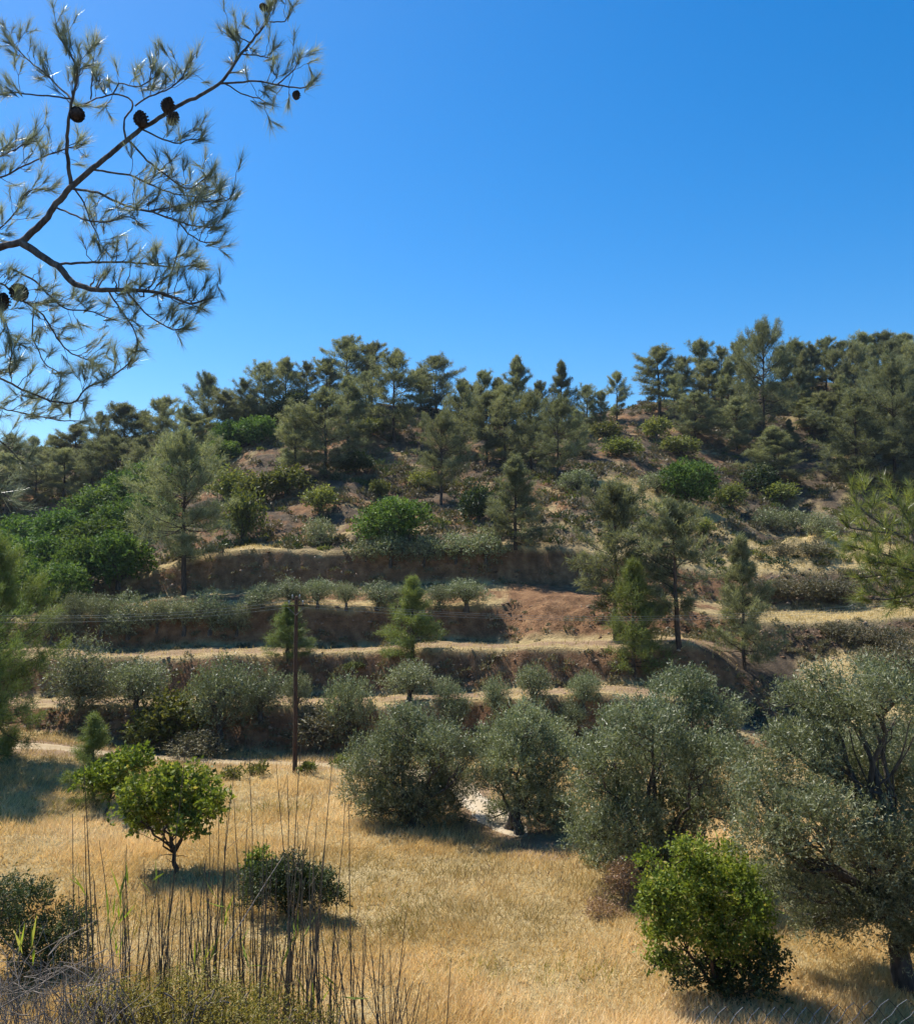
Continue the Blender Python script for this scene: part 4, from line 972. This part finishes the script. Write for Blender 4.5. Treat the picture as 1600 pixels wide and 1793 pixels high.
def spots(lst):
    c = [(hit(a, b, 12, 60)[:2], r_ ) for a, b, r_ in lst]
    def f(x, y, k, px):
        o = np.zeros(x.shape)
        for (cc, r_) in c:
            dd = np.sqrt(((x - cc[0]) / 1.6) ** 2 + (y - cc[1]) ** 2) / r_
            o = np.maximum(o, np.clip(1.2 - dd, 0, 1) * np.clip(0.7 + fbm(x * 1.5, y * 1.5, 2) * 1.6, 0, 1))
        return o
    return f
grass(16000, 14.5, 44.0, spots([(900, 1525, 1.5), (960, 1512, 1.2), (1075, 1600, 1.2), (565, 1395, 1.6), (1210, 1770, 1.2), (820, 1540, 1.0), (1130, 1690, 0.8), (610, 1640, 1.2), (760, 1790, 1.0)]), 0.30, 0.024, 'rusty_meadow_weeds', 'patches of rusty and mauve dry weeds in the field', 15, mat='drybush')
grass(26000, 14.5, 44.0, spots([(1000, 1708, 0.9), (55, 1415, 1.5), (60, 1440, 1.0), (520, 1655, 1.1), (330, 1600, 1.3), (660, 1590, 1.2), (850, 1700, 0.8), (690, 1620, 0.9), (240, 1600, 1.2), (470, 1420, 1.0), (150, 1640, 1.0)]), 0.34, 0.024, 'green_meadow_weeds', 'patches of greenish weeds in the field', 16, mat='fennel', tone=-0.15)

# ------------------------------------------------------------------ utility pole and its lines
pole_root = hit(516, 1354, 12, 60)
pt = thing('utility_pole', 'brown wooden utility pole standing at the far edge of the field', 'utility pole', pole_root)
PD = pole_root[1]
ph = ray(516, 1046)[1] * PD - pole_root[2]
mb = MB(); mb.tube(np.array([[0, 0, -0.5], [0.01, 0, ph * 0.3], [-0.02, 0, ph * 0.65], [-0.01, 0, ph]]), [0.105, 0.095, 0.085, 0.075], 12, 0.5)
mb.build('post', M['pole'], pt, smooth=True)
def boxm(mb, c, s, rz=0.0):
    q = np.array([[x, y, z] for x in (-1, 1) for y in (-1, 1) for z in (-1, 1)], float) * np.array(s) * 0.5
    mb.add(q + np.array(c), [[0, 1, 3, 2], [4, 6, 7, 5], [0, 4, 5, 1], [2, 3, 7, 6], [0, 2, 6, 4], [1, 5, 7, 3]])
for dz, ln in ((-0.10, 0.42), (-0.36, 0.7)):
    mb = MB(); boxm(mb, (0, -0.16, ph + dz), (ln, 0.06, 0.06)); arm = mb.build('crossarm', M['pole'], pt)
    for sx in (-1, 1):
        ins = MB(); x = sx * (ln * 0.5 - 0.05)
        zz = np.array([0, 0.04, 0.05, 0.09, 0.10, 0.14, 0.17]) + ph + dz + 0.05
        ins.tube(np.stack([np.full(7, x), np.full(7, -0.16), zz], 1), [0.02, 0.02, 0.055, 0.03, 0.055, 0.03, 0.02], 8, 0.5)
        ins.build('insulator', M['porcelain'], arm, smooth=True)
for sx in (-1, 1):
    mb = MB(); mb.tube(np.array([[sx * 0.36, -0.22, ph - 0.44], [0, -0.14, ph - 0.78]]), 0.014, 5); mb.build('brace', M['steel'], pt)
def line(pts, label):
    pts = np.concatenate([P(np.array([a[0] for a in pts]), np.array([a[1] for a in pts]), np.array([a[2] for a in pts]))])
    t = np.linspace(0, 1, 60); s = np.concatenate([[0], np.cumsum(np.linalg.norm(np.diff(pts, axis=0), axis=1))]); s /= s[-1]
    cf = np.polyfit(s, pts, min(4, len(pts) - 1))
    c = np.stack([np.polyval(cf[:, i], t) for i in range(3)], 1)
    w = 1 - t[:, None]; c += (pts[0] - c[0]) * w ** 6
    mb = MB(); mb.tube(c, 0.0055, 5, 0.5)
    tag(mb.build('power_line', M['wire'], smooth=True), label, 'power line', 'lines on the utility pole')
line([(527, 1058, PD - 0.2), (700, 1072, PD + 1), (900, 1079, PD + 2.5), (1050, 1083, PD + 4), (1200, 1083, PD + 5), (1350, 1077, PD + 6), (1500, 1064, PD + 7), (1900, 1020, PD + 9)], 'upper pale wire running right from the pole in front of the red bank')
line([(524, 1063, PD - 0.2), (700, 1077, PD + 1), (900, 1083, PD + 2.5), (1050, 1086, PD + 4), (1200, 1086, PD + 5), (1350, 1081, PD + 6), (1500, 1070, PD + 7), (1900, 1026, PD + 9)], 'lower pale wire running right from the pole in front of the red bank')
line([(521, 1051, PD - 0.2), (640, 1064, PD + 0.8), (800, 1072, PD + 2), (1000, 1079, PD + 3.5), (1200, 1079, PD + 5), (1400, 1068, PD + 6.5), (1900, 1012, PD + 9)], 'thin top wire running right from the pole')
line([(505, 1058, PD - 0.2), (400, 1070, PD - 1), (300, 1077, PD - 2), (150, 1082, PD - 3), (0, 1082, PD - 4), (-250, 1074, PD - 6)], 'upper pale wire running left from the pole over the shaded olives')
line([(508, 1063, PD - 0.2), (400, 1076, PD - 1), (300, 1083, PD - 2), (150, 1089, PD - 3), (0, 1090, PD - 4), (-250, 1082, PD - 6)], 'lower pale wire running left from the pole over the shaded olives')
line([(511, 1051, PD - 0.2), (400, 1065, PD - 1), (300, 1073, PD - 2), (150, 1078, PD - 3), (0, 1078, PD - 4), (-250, 1068, PD - 6)], 'thin top wire running left from the pole')

# ------------------------------------------------------------------ canes in the left foreground
def cane_clump(label, canes, leaves, seed):
    """canes: (px at the bottom of the picture, px at the tip, v at the tip, depth)"""
    r = np.random.default_rng(seed)
    d0 = float(np.mean([c[3] for c in canes])); p0 = float(np.mean([c[0] for c in canes]))
    dx = (p0 - CX) / F_PX * d0
    root = np.array([dx, d0, float(ground_z(np.array([dx]), np.array([d0]))[0])])
    t = thing('cane_clump', label, 'reed', root, group='dead canes in the left foreground')
    for (pb, ptx, vt, d) in canes:
        top = P(ptx, vt, d); bot = P(pb, 1793, d)
        zg = float(ground_z(np.array([bot[0]]), np.array([d]))[0]) - 0.1
        f = (zg - bot[2]) / (top[2] - bot[2]); base = bot + (top - bot) * f; base[2] = zg
        n = 14
        p = base + (top - base) * np.linspace(0, 1, n)[:, None]
        bow = np.sin(np.linspace(0, math.pi, n)) * r.normal(0, 0.06)
        p[:, 0] += bow; p[:, 1] += np.sin(np.linspace(0, math.pi, n)) * r.normal(0, 0.04)
        p += r.normal(0, 0.004, (n, 3))
        mb = MB(); r0 = r.uniform(0.009, 0.015)
        rad = np.linspace(r0, 0.0022, n) * (1 + 0.0 * np.arange(n))
        mb.tube(p, rad, 5, 0.4)
        for q in range(1, n - 1):                      # nodes
            mb.tube(np.stack([p[q] - (p[q] - p[q - 1]) * 0.02, p[q] + (p[q + 1] - p[q]) * 0.02]), rad[q] * 1.35, 5, 0.3, cap=False)
        for q in range(r.integers(0, 4)):
            i = r.integers(6, n - 1); e = p[i] + norm(np.array([r.normal(0, 0.6), r.normal(0, 0.6), 0.8])) * r.uniform(0.12, 0.4)
            mb.tube(wiggle(p[i], e, 4, 0.08), np.linspace(rad[i] * 0.5, 0.0014, 4), 4, 0.4, cap=False)
        c = mb.build('cane', M['cane'], t, smooth=True); c.location = -root
    if leaves:
        mb = MB()
        for (px, v, d, up) in leaves:
            for q in range(3):
                a = P(px + r.normal(0, 6), v + r.normal(0, 10), d)
                dr = norm(np.array([r.normal(0, 0.35), r.normal(0, 0.3), up + r.normal(0, 0.3)]))
                mb.leaves(a[None], dr[None], np.array([r.uniform(0.16, 0.30)]), np.array([r.uniform(0.014, 0.022)]), np.array([np.clip(r.normal(0.35, 0.25), 0, 1)]), 0.15)
        o = tag(mb.build('leaf_blades', M['reedleaf'], t), kind='stuff'); o.location = -root
R2 = np.random.default_rng(21)
def rnd(n, lo, hi, vlo, vhi, d=(6.2, 8.4), lean=16):
    o = []
    for _ in range(n):
        b = R2.uniform(lo, hi); dd = R2.uniform(*d)
        o.append((b, b + R2.normal(4, lean), R2.uniform(vlo, vhi), dd))
    return o
cane_clump('two tall dead canes and shorter ones at the left, before the bramble thicket', [(158, 147, 1338, 7.0), (133, 127, 1425, 7.2), (155, 148, 1430, 6.8), (180, 176, 1470, 7.4)] + rnd(12, 110, 210, 1520, 1640), [(152, 1560, 7, 0.9), (205, 1600, 7, 0.9), (190, 1640, 7, 0.9), (62, 1670, 6.5, 1), (33, 1690, 6.5, 1)], 1)
cane_clump('dead canes under the forked fruit tree', [(228, 220, 1478, 7.2), (248, 252, 1505, 7.4), (275, 308, 1535, 7.0), (262, 300, 1560, 7.3), (232, 214, 1560, 6.9), (240, 218, 1490, 7.6), (292, 325, 1300, 7.2)] + rnd(32, 215, 320, 1520, 1680), [(208, 1570, 7, 0.9), (205, 1625, 7, 0.9), (268, 1555, 7, 1.0), (215, 1690, 7, 1)], 2)
cane_clump('sheaf of dead canes left of the dark domed bush', [(352, 398, 1420, 7.1), (358, 384, 1430, 7.3), (365, 410, 1352, 7.0), (362, 368, 1445, 7.2), (350, 374, 1490, 7.5), (345, 362, 1500, 6.9), (440, 410, 1400, 7.4), (372, 392, 1480, 7.2)] + rnd(30, 335, 430, 1500, 1690), [(395, 1600, 7, 0.7), (388, 1630, 7, 0.9), (346, 1700, 7, 1.0), (425, 1650, 7, 0.4), (352, 1690, 7, 1)], 3)
cane_clump('tall dead canes in front of the dark domed bush', [(462, 437, 1296, 7.2), (432, 432, 1440, 7.0), (498, 483, 1338, 7.3), (505, 503, 1360, 7.0), (490, 527, 1290, 7.2), (545, 520, 1440, 7.4), (512, 549, 1390, 7.3), (455, 462, 1440, 7.1), (470, 466, 1470, 7.3)] + rnd(46, 415, 560, 1470, 1690), [(480, 1700, 7, 0.6), (520, 1660, 7.2, 0.9)], 4)
cane_clump('widely spaced tall canes right of the dark domed bush', [(560, 581, 1338, 7.2), (590, 606, 1400, 7.1), (610, 610, 1395, 7.3), (541, 553, 1440, 7.0), (632, 611, 1630, 7.2), (596, 584, 1600, 7.4), (575, 560, 1590, 7.0)] + rnd(20, 545, 640, 1580, 1720), [(590, 1745, 7, 0.5), (556, 1770, 7, 0.8)], 5)
cane_clump('last thin canes at the right end of the cane row', [(680, 710, 1592, 7.3), (662, 667, 1610, 7.4), (650, 640, 1620, 7.1), (690, 708, 1660, 7.2), (776, 790, 1680, 7.3), (745, 752, 1735, 7.2), (730, 742, 1720, 7.4)] + rnd(16, 640, 735, 1640, 1760), [], 6)
# leaning broken canes
for pts, label in (([(0, 1766, 5.6), (90, 1712, 5.8), (187, 1662, 6.0)], 'pale broken cane slanting across the dead twigs at lower left'), ([(432, 1600, 6.9), (464, 1548, 7.1), (497, 1498, 7.3)], 'pale broken cane slanting before the dark domed bush'), ([(0, 1640, 5.8), (60, 1700, 6.0), (125, 1770, 6.2)], 'grey broken cane slanting down through the dead twigs')):
    a = P(np.array([p[0] for p in pts], float), np.array([p[1] for p in pts], float), np.array([p[2] for p in pts]))
    g = a[0] - a[-1] if a[0][2] < a[-1][2] else a[-1] - a[0]
    low = a[0] if a[0][2] < a[-1][2] else a[-1]
    foot = low + g / np.linalg.norm(g) * 0.3
    ln = np.array(sorted(list(a) + [foot], key=lambda q: q[2]))
    mb = MB(); mb.tube(resample(ln, 8), np.linspace(0.0045, 0.003, 8), 6, 0.9)
    tag(mb.build('broken_cane', M['twig'], smooth=True), label, 'reed', 'broken canes')

# dead twigs and yellowing shrub on the near bank
def twiggy(name, label, px0, px1, vtop, d0, d1, n, seed, mat='twig', h=(0.5, 1.0)):
    r = np.random.default_rng(seed)
    dm = (d0 + d1) / 2; x = ((px0 + px1) / 2 - CX) / F_PX * dm
    root = np.array([x, dm, float(ground_z(np.array([x]), np.array([dm]))[0])])
    t = thing(name, label, 'bush', root)
    mb = MB()
    for q in range(n):
        d = r.uniform(d0, d1); px = r.uniform(px0, px1)
        top = P(px, vtop + abs(r.normal(0, 60)) + r.uniform(0, 60), d)
        zb = float(ground_z(np.array([top[0]]), np.array([d]))[0])
        a = np.array([top[0] + r.normal(0, 0.35), d + r.normal(0, 0.25), max(zb, top[2] - r.uniform(1.0, 2.2))])
        p = wiggle(a, top, 7, 0.06); mb.tube(p - root, np.linspace(0.006, 0.0018, 7), 3, r.random(), cap=False)
        for s in range(6):
            i = r.integers(2, 7); e = p[i] + norm(r.normal(size=3) + [0, 0, 0.5]) * r.uniform(0.1, 0.35)
            mb.tube(wiggle(p[i], e, 4, 0.1) - root, np.linspace(0.003, 0.0012, 4), 3, r.random(), cap=False)
    tag(mb.build('twigs', M[mat], t), kind='stuff')
    return t
twiggy('dead_brush', 'tangle of grey dead twigs in the lower left corner', -80, 215, 1655, 5.2, 6.8, 190, 31)
def near_bush(name, label, px_lob, depth, n_sh, mat, **kw):
    lob = px_lobes(px_lob, depth, 0.35)
    cx = np.mean([l[0] for l in lob], 0); root = np.array([cx[0], depth, float(ground_z(np.array([cx[0]]), np.array([depth]))[0])])
    tr, cr = make_leafy(local(lob, root), (0, 0, 0), n_sh, mat=mat, trunk_r=0.03, stems=6, **kw)
    return plant(name, label, 'bush', root, tr, cr, mat, 'twig')
near_bush('yellow_shrub', 'yellowish small leaved shrub along the bottom edge below the canes', [(250, 1790, 60), (330, 1775, 60), (410, 1795, 60), (480, 1800, 50), (180, 1770, 40), (550, 1815, 40), (290, 1850, 90), (420, 1860, 90)], 6.2, 2600, 'fennel', leaf=0.022, leaf_w=0.4, shoot=0.12, per=10, up=0.6, shell=0.6, lump=0.4, spray=0.8, limb_n=30)

# ------------------------------------------------------------------ wire fence at the bottom right
fd = 3.0
fx0, fx1 = (1190 - CX) / F_PX * fd, (1900 - CX) / F_PX * fd
froot = np.array([fx0, fd, float(ground_z(np.array([fx0]), np.array([fd]))[0])])
ft = thing('wire_fence', 'slack diamond mesh wire fence crossing the bottom right corner', 'fence', froot)
def ftop(x):
    px = CX + F_PX * x / fd
    return ray(px, 1748 + 16 * np.sin((px - 1290) / 70.0) + 0.10 * np.abs(px - 1350))[1] * fd
cell = 0.055
xs = np.arange(fx0, fx1, cell); hgt = 0.95
for sgn in (1, -1):
    for i, x in enumerate(xs):
        n = 34
        s = np.arange(n) * cell * 0.5
        zt = float(ftop(np.array([x])).reshape(-1)[0])
        px_ = x - sgn * s * 0.82
        z = zt - s * 1.0 + 0.0022 * np.where(np.arange(n) % 2, 1, -1)
        y = fd + 0.05 * np.sin(px_ * 6) + 0.12 * s + 0.002 * sgn * np.where(np.arange(n) % 2, 1, -1)
        keep = (px_ > fx0) & (px_ < fx1)
        if keep.sum() < 3: continue
        mb = MB(); mb.tube(np.stack([px_, y, z], 1)[keep] - froot, 0.0012, 4, 0.5)
        mb.build('wire', M['steel'] if sgn > 0 else M['cone'], ft)  # falling diagonals get dark cone brown: painted as unlit, steel like the others
for x in (fx0 - 0.05, fx1 + 0.05):
    zt = float(ftop(np.array([x])).reshape(-1)[0]) - 0.16
    mb = MB(); mb.tube(np.array([[x, fd, zt - 1.5], [x, fd, zt]]) - froot, 0.02, 8, 0.5); mb.build('fence_post', M['steel'], ft, smooth=True)

# ------------------------------------------------------------------ the near pine whose branch hangs into the top left
def near_pine(name, label, trunk_px, trunk_v, depth, main, twig_len, twig_gap, needle, width, per_tuft, mat, cones=(), trunk_r=0.17, jit=0.28, cone_a=0.42, upb=0.75, seed=5, bark='bark_near', skip=0.0):
    r = np.random.default_rng(seed)
    x = (trunk_px - CX) / F_PX * depth
    root = np.array([x, depth, float(ground_z(np.array([x]), np.array([depth]))[0])])
    t = thing(name, label, 'pine', root)
    ztop = ray(trunk_px, trunk_v)[1] * depth
    mb = MB(); tp = wiggle(np.array([0, 0, -0.4]), np.array([0.15, 0.1, ztop - root[2]]), 9, 0.02); mb.tube(tp, np.linspace(trunk_r * 1.2, trunk_r * 0.55, 9), 12, 0.5)
    mb.build('trunk', M[bark], t, smooth=True)
    wood, need = MB(), MB()
    tufts, tdirs, tw = [], [], []
    px2m = depth / F_PX
    for bi, (pts, r0, r1, twigs) in enumerate(main):
        pts = np.array(pts, float)
        n = max(8, int(np.sum(np.linalg.norm(np.diff(pts[:, :2], axis=0), axis=1)) / 9))
        off0 = pts[:, 2] if pts.shape[1] > 2 else np.zeros(len(pts))
        c = resample(np.concatenate([pts[:, :2], off0[:, None]], 1), n)
        w = P(c[:, 0], c[:, 1], depth + c[:, 2]) + r.normal(0, 0.0016, (n, 3))
        rad = np.linspace(r0, r1, n) * px2m * 0.41
        mbb = MB(); mbb.tube(w - root, rad, 8 if r0 > 6 else 5, 0.5)
        mbb.build('branch', M[bark], t, smooth=True)
        if twigs <= 0: continue
        tan = norm(np.gradient(w, axis=0))
        step = max(1, int(twig_gap / 9))
        start = int(n * (1 - twigs))
        for q in range(max(start, 2), n - 1, step):
            if r.random() < skip: continue
            for _ in range(1 if r.random() < 0.55 else 2):
                sv = norm(np.array([r.normal(), 0.9 * r.normal(), r.normal() + upb]))
                d = norm(tan[q] * 0.65 + sv)
                L = twig_len * px2m * r.uniform(0.45, 1.2)
                e = w[q] + d * L + np.array([0, 0, 0.15 * L])
                pth = wiggle(w[q], e, 6, 0.10, -0.06)
                wood.tube(pth - root, np.linspace(max(0.0016, rad[q] * 0.45), 0.0013, 6), 4, 0.4, cap=False)
                dd = norm(pth[-1] - pth[-2] + np.array([0, 0, 0.25 * L * upb / 5]))
                tufts.append(pth[-1]); tdirs.append(dd); tw.append(r.uniform(0.8, 1.15))
                if r.random() < 0.5:
                    e2 = pth[3] + norm(d + r.normal(size=3) * 0.7) * L * 0.5
                    wood.tube(wiggle(pth[3], e2, 4, 0.08) - root, np.linspace(0.0016, 0.0011, 4), 3, 0.4, cap=False)
                    tufts.append(e2); tdirs.append(norm(e2 - pth[3] + [0, 0, 0.01])); tw.append(r.uniform(0.6, 1.0))
        for k_ in range(2):
            tufts.append(w[-1]); tdirs.append(norm(tan[-1] + np.array([0, 0, 0.35]))); tw.append(1.0)
    tufts = np.array(tufts); tdirs = np.array(tdirs); tw = np.array(tw)
    N = len(tufts)
    sh = r.uniform(0, 0.75, (N, per_tuft, 1)) * needle
    bs = tufts[:, None, :] - tdirs[:, None, :] * sh
    ds = norm(tdirs[:, None, :] + r.normal(size=(N, per_tuft, 3)) * cone_a)
    L = needle * tw[:, None] * r.uniform(0.7, 1.15, (N, per_tuft))
    tone = r.normal(0, 0.16, (N, 1))
    tint = np.clip(0.45 + tone + r.normal(0, 0.15, (N, per_tuft)), 0, 1)
    need.blades((bs - root).reshape(-1, 3), ds.reshape(-1, 3), L.reshape(-1), np.full(N * per_tuft, width), tint.reshape(-1))
    tag(wood.build('twigs', M[bark], t), kind='stuff')
    tag(need.build('needles', M[mat], t), kind='stuff')
    for (px, v, dd, size, ang) in cones:
        mb = MB(); s = size * px2m * 0.86
        th = np.linspace(0, math.pi, 9)
        core = np.stack([np.zeros(9), np.zeros(9), -np.cos(th) * s * 0.5], 1)
        mb.tube(core, np.maximum(np.sin(th) ** 0.8 * s * 0.34 * (1 - 0.18 * np.linspace(-1, 1, 9)), 0.001), 9, 0.3)
        for q in range(84):
            f = (q + 0.5) / 84; ph_ = q * 2.39996; z = (f - 0.5) * s * 0.97
            rr = s * 0.36 * max(0.12, math.sin(math.pi * (0.06 + 0.9 * f))) ** 0.8 * (1.1 - 0.3 * f)
            o_ = np.array([math.cos(ph_), math.sin(ph_), 0]); tq = np.array([-math.sin(ph_), math.cos(ph_), 0]); u_ = np.array([0, 0, 1.0])
            b_ = o_ * rr * 0.8 + u_ * z; tipp = o_ * (rr * 1.28) + u_ * (z + s * 0.035)
            ww = s * 0.085
            mb.add([b_ - tq * ww, b_ + tq * ww, tipp + tq * ww * 0.7, tipp + u_ * s * 0.05, tipp - tq * ww * 0.7, b_ - u_ * s * 0.05], [[0, 1, 2, 4], [5, 4, 2, 1], [0, 4, 5, 5 - 5]][:2], 0.5)
            mb.add([tipp + tq * ww * 0.7, tipp + u_ * s * 0.05, tipp - tq * ww * 0.7], [[0, 1, 2]], 0.6)
        o = mb.build('pine_cone', M['cone'], t)
        o.location = P(px, v, depth + dd) - root; o.rotation_euler = (r.uniform(-0.4, 0.4), math.radians(ang), r.uniform(0, 3))
    return t
LM = [
 ([(-820, 560, 0), (-500, 520, 0), (-250, 480, 0), (-60, 452, 0), (0, 432, 0), (37, 424, 0), (75, 390, 0), (97, 360, 0), (124, 326, 0), (161, 296, 0), (210, 255, 0.05), (247, 225, 0.08), (285, 202, .1), (319, 180, .12), (345, 170, .14), (386, 146, .16), (412, 109, .18), (424, 92, .2), (454, 56, .22), (472, 30, .24), (470, 8, .25)], 30, 4, 0.10),
 ([(37, 424, 0), (75, 449, -.05), (105, 467, -.1), (124, 494, -.12), (161, 507, -.15), (225, 507, -.2), (281, 512, -.25), (334, 533, -.3), (367, 522, -.32)], 17, 3.2, 0.6),
 ([(105, 462, -.08), (142, 460, 0), (210, 458, .1), (262, 462, .15), (311, 469, .2), (345, 462, .2)], 6, 3, 0.75),
 ([(274, 501, -.2), (300, 479, -.2), (311, 441, -.22), (318, 425, -.22)], 4, 2.5, 0.8),
 ([(-120, 470, 0), (0, 494, .1), (41, 527, .15), (75, 550, .2), (97, 587, .25), (116, 614, .28), (150, 629, .3), (178, 640, .3)], 6, 3, 0.75),
 ([(-300, 560, 0), (-120, 620, 0), (0, 662, 0), (37, 681, 0), (94, 704, 0), (131, 707, 0), (150, 677, .05), (180, 668, .1), (210, 651, .1), (232, 628, .1)], 7, 3, 0.75),
 ([(-300, 600, .2), (0, 715, .2), (56, 726, .2), (105, 737, .2), (150, 737, .2)], 5, 2.5, 0.6),
 ([(190, 508, -.15), (199, 524, -.1), (225, 561, -.05), (240, 587, 0), (240, 612, 0)], 4, 2.5, 0.8),
 ([(220, 508, -.18), (255, 550, -.2), (285, 569, -.2), (307, 580, -.22), (330, 570, -.22)], 4, 2.5, 0.8),
 ([(124, 322, 0), (116, 259, -.05), (120, 210, -.1), (124, 184, -.12), (131, 161, -.12), (137, 128, -.15), (128, 101, -.15), (112, 79, -.15), (100, 50, -.15)], 9, 3, 0.5),
 ([(124, 172, -.12), (101, 150, 0), (75, 124, 0), (52, 107, .05), (26, 82, .1), (8, 56, .1)], 4.5, 2.5, 0.75),
 ([(124, 172, -.12), (75, 167, -.2), (26, 161, -.25), (2, 163, -.25)], 4, 2.5, 0.5),
 ([(221, 244, .05), (216, 221, .1), (217, 206, .1), (236, 184, .12), (225, 169, .15), (199, 163, .2), (161, 174, .25), (142, 188, .3), (130, 178, .3)], 5, 3, 0.4),
 ([(199, 163, .2), (210, 142, .2), (240, 154, .15), (262, 140, .1), (270, 110, .1)], 3.5, 2.5, 0.8),
 ([(159, 174, .2), (161, 139, .2), (165, 105, .2), (152, 85, .2)], 3.5, 2.5, 0.8),
 ([(236, 184, .12), (262, 168, .1), (290, 158, .1), (318, 140, .1), (330, 105, .1)], 4, 2.5, 0.8),
 ([(386, 146, .16), (431, 142, .16), (457, 142, .16), (499, 150, .16), (536, 154, .15), (550, 140, .15)], 5, 3, 0.6),
 ([(394, 146, .16), (424, 165, .1), (454, 172, .1), (472, 182, .1)], 3.5, 2.5, 0.4),
 ([(424, 94, .2), (450, 97, .2), (480, 101, .2)], 3.2, 2.4, 0.4),
 ([(487, 147, .16), (517, 120, .16), (524, 96, .16)], 3.2, 2.4, 0.7),
 ([(420, 92, .2), (411, 66, .2), (398, 50, .2)], 3, 2.4, 0.6),
 ([(440, 74, .2), (424, 68, .2), (412, 55, .2)], 3, 2.4, 0.5),
 ([(472, 37, .24), (499, 37, .22), (508, 18, .22)], 3.2, 2.4, 0.5),
 ([(225, 245, .06), (262, 285, .06), (300, 313, .05), (330, 334, .05), (360, 311, .05), (376, 290, .05)], 5, 2.6, 0.6),
 ([(247, 225, .08), (285, 244, 0), (311, 251, -.05), (330, 244, -.05), (356, 244, -.05)], 4.5, 2.6, 0.6),
 ([(161, 296, 0), (232, 307, .1), (270, 326, .15), (311, 341, .2), (345, 344, .2), (385, 330, .2)], 5, 2.6, 0.7),
 ([(97, 362, 0), (131, 377, -.1), (161, 388, -.15), (191, 388, -.15), (229, 377, -.15), (250, 395, -.15)], 4.5, 2.6, 0.6),
 ([(124, 330, 0), (172, 337, -.1), (202, 352, -.15), (232, 364, -.15), (270, 371, -.15), (311, 388, -.15), (349, 397, -.15), (385, 397, -.15)], 6, 2.8, 0.65),
 ([(315, 390, -.15), (330, 409, -.1), (352, 424, -.1), (382, 424, -.1)], 3.5, 2.5, 0.6),
 ([(262, 369, -.15), (307, 362, -.1), (352, 352, -.1), (400, 352, -.1), (410, 330, -.1)], 4, 2.5, 0.7),
 ([(-100, 340, 0), (0, 311, 0), (30, 296, 0), (75, 274, 0), (110, 262, 0), (150, 250, 0)], 5, 2.6, 0.75),
 ([(-100, 300, -.2), (0, 274, -.2), (30, 259, -.2), (60, 240, -.2)], 4, 2.6, 0.7),
 ([(131, 330, 0), (150, 360, .1), (157, 386, .12), (172, 412, .15), (176, 439, .15)], 4, 2.5, 0.7),
 ([(-80, 440, .2), (0, 400, .2), (30, 370, .2), (45, 335, .2), (75, 330, .2)], 5, 2.6, 0.75),
 ([(20, 470, .1), (60, 490, .2), (110, 540, .25), (160, 545, .25), (200, 560, .25)], 5, 2.6, 0.75),
 ([(-60, 500, -.1), (10, 560, -.1), (22, 610, -.1), (14, 660, -.1), (30, 640, -.1)], 4, 2.5, 0.75),
 ([(60, 540, .2), (55, 590, .2), (80, 640, .2), (110, 655, .2)], 3.5, 2.5, 0.75),
 ([(-200, 620, .1), (-40, 740, .1), (10, 780, .1), (45, 815, .1)], 5, 2.6, 0.6),
 ([(-200, 660, .1), (-60, 820, .1), (0, 860, .1), (25, 880, .1)], 5, 2.6, 0.5),
]
near_pine('pine_tree', 'near pine whose long coned branch hangs into the top left sky', -860, -700, 4.5, LM, 46, 11, 0.088, 0.0017, 54, 'needle_near', skip=0.15, cone_a=0.36,
          cones=[(294, 184, .08, 36, 10), (303, 207, .02, 32, -20), (247, 208, .05, 38, 15), (135, 200, -.1, 36, 70), (462, 12, .22, 22, 120), (519, 166, .14, 22, 15), (33, 512, .05, 44, 60), (4, 528, .05, 40, 20)])
RM = [
 ([(2150, 1150, 0), (1850, 1060, 0), (1700, 1000, 0), (1600, 952, 0), (1545, 920, 0), (1510, 895, 0), (1490, 866, 0)], 14, 4, 0.35),
 ([(1640, 970, 0), (1590, 985, .2), (1540, 968, .3), (1482, 955, .3)], 6, 3, 0.85),
 ([(1600, 952, 0), (1592, 915, .2), (1575, 885, .2), (1560, 868, .2)], 5, 3, 0.85),
 ([(1570, 935, 0), (1530, 930, -.2), (1490, 925, -.3), (1474, 910, -.3)], 5, 3, 0.85),
 ([(2150, 1200, 0), (1760, 1060, .3), (1640, 1020, .3), (1560, 1005, .3), (1500, 1012, .3)], 10, 3.5, 0.4),
 ([(1640, 1022, .3), (1590, 1045, .2), (1540, 1050, .2), (1510, 1048, .2)], 5, 3, 0.85),
 ([(1700, 1000, 0), (1660, 920, .3), (1620, 890, .3), (1598, 870, .3)], 6, 3, 0.8),
 ([(1650, 1030, -.3), (1600, 1000, -.4), (1550, 985, -.4), (1520, 985, -.4)], 5, 3, 0.85),
 ([(1760, 1070, .3), (1660, 1060, .3), (1600, 1056, .3), (1560, 1052, .3)], 5, 3, 0.7),
]
near_pine('pine_tree', 'near pine reaching in from the right edge with fresh light green needles', 2260, 300, 9.0, RM, 42, 9, 0.160, 0.0048, 36, 'needle_right', trunk_r=0.16, cone_a=0.5, upb=0.55, seed=8)

# ------------------------------------------------------------------ added thin air volume that lays a bluish veil on the hills
m, nt, out = nodes_of('veil_air')
v = nt.nodes.new('ShaderNodeVolumePrincipled')
v.inputs['Color'].default_value = (0.75, 0.86, 1.0, 1)
v.inputs['Density'].default_value = 0.00012
v.inputs['Anisotropy'].default_value = 0.35
nt.links.new(v.outputs[0], out.inputs['Volume'])
zlo = float(ZZ.min()) - 1.5
mb = MB(); boxm(mb, (0, 1950, (70 + zlo) / 2), (17000, 4400, 70 - zlo))
tag(mb.build('added_veil', m), 'thin bluish veil added over the valley and its hills', None, None, 'stuff')
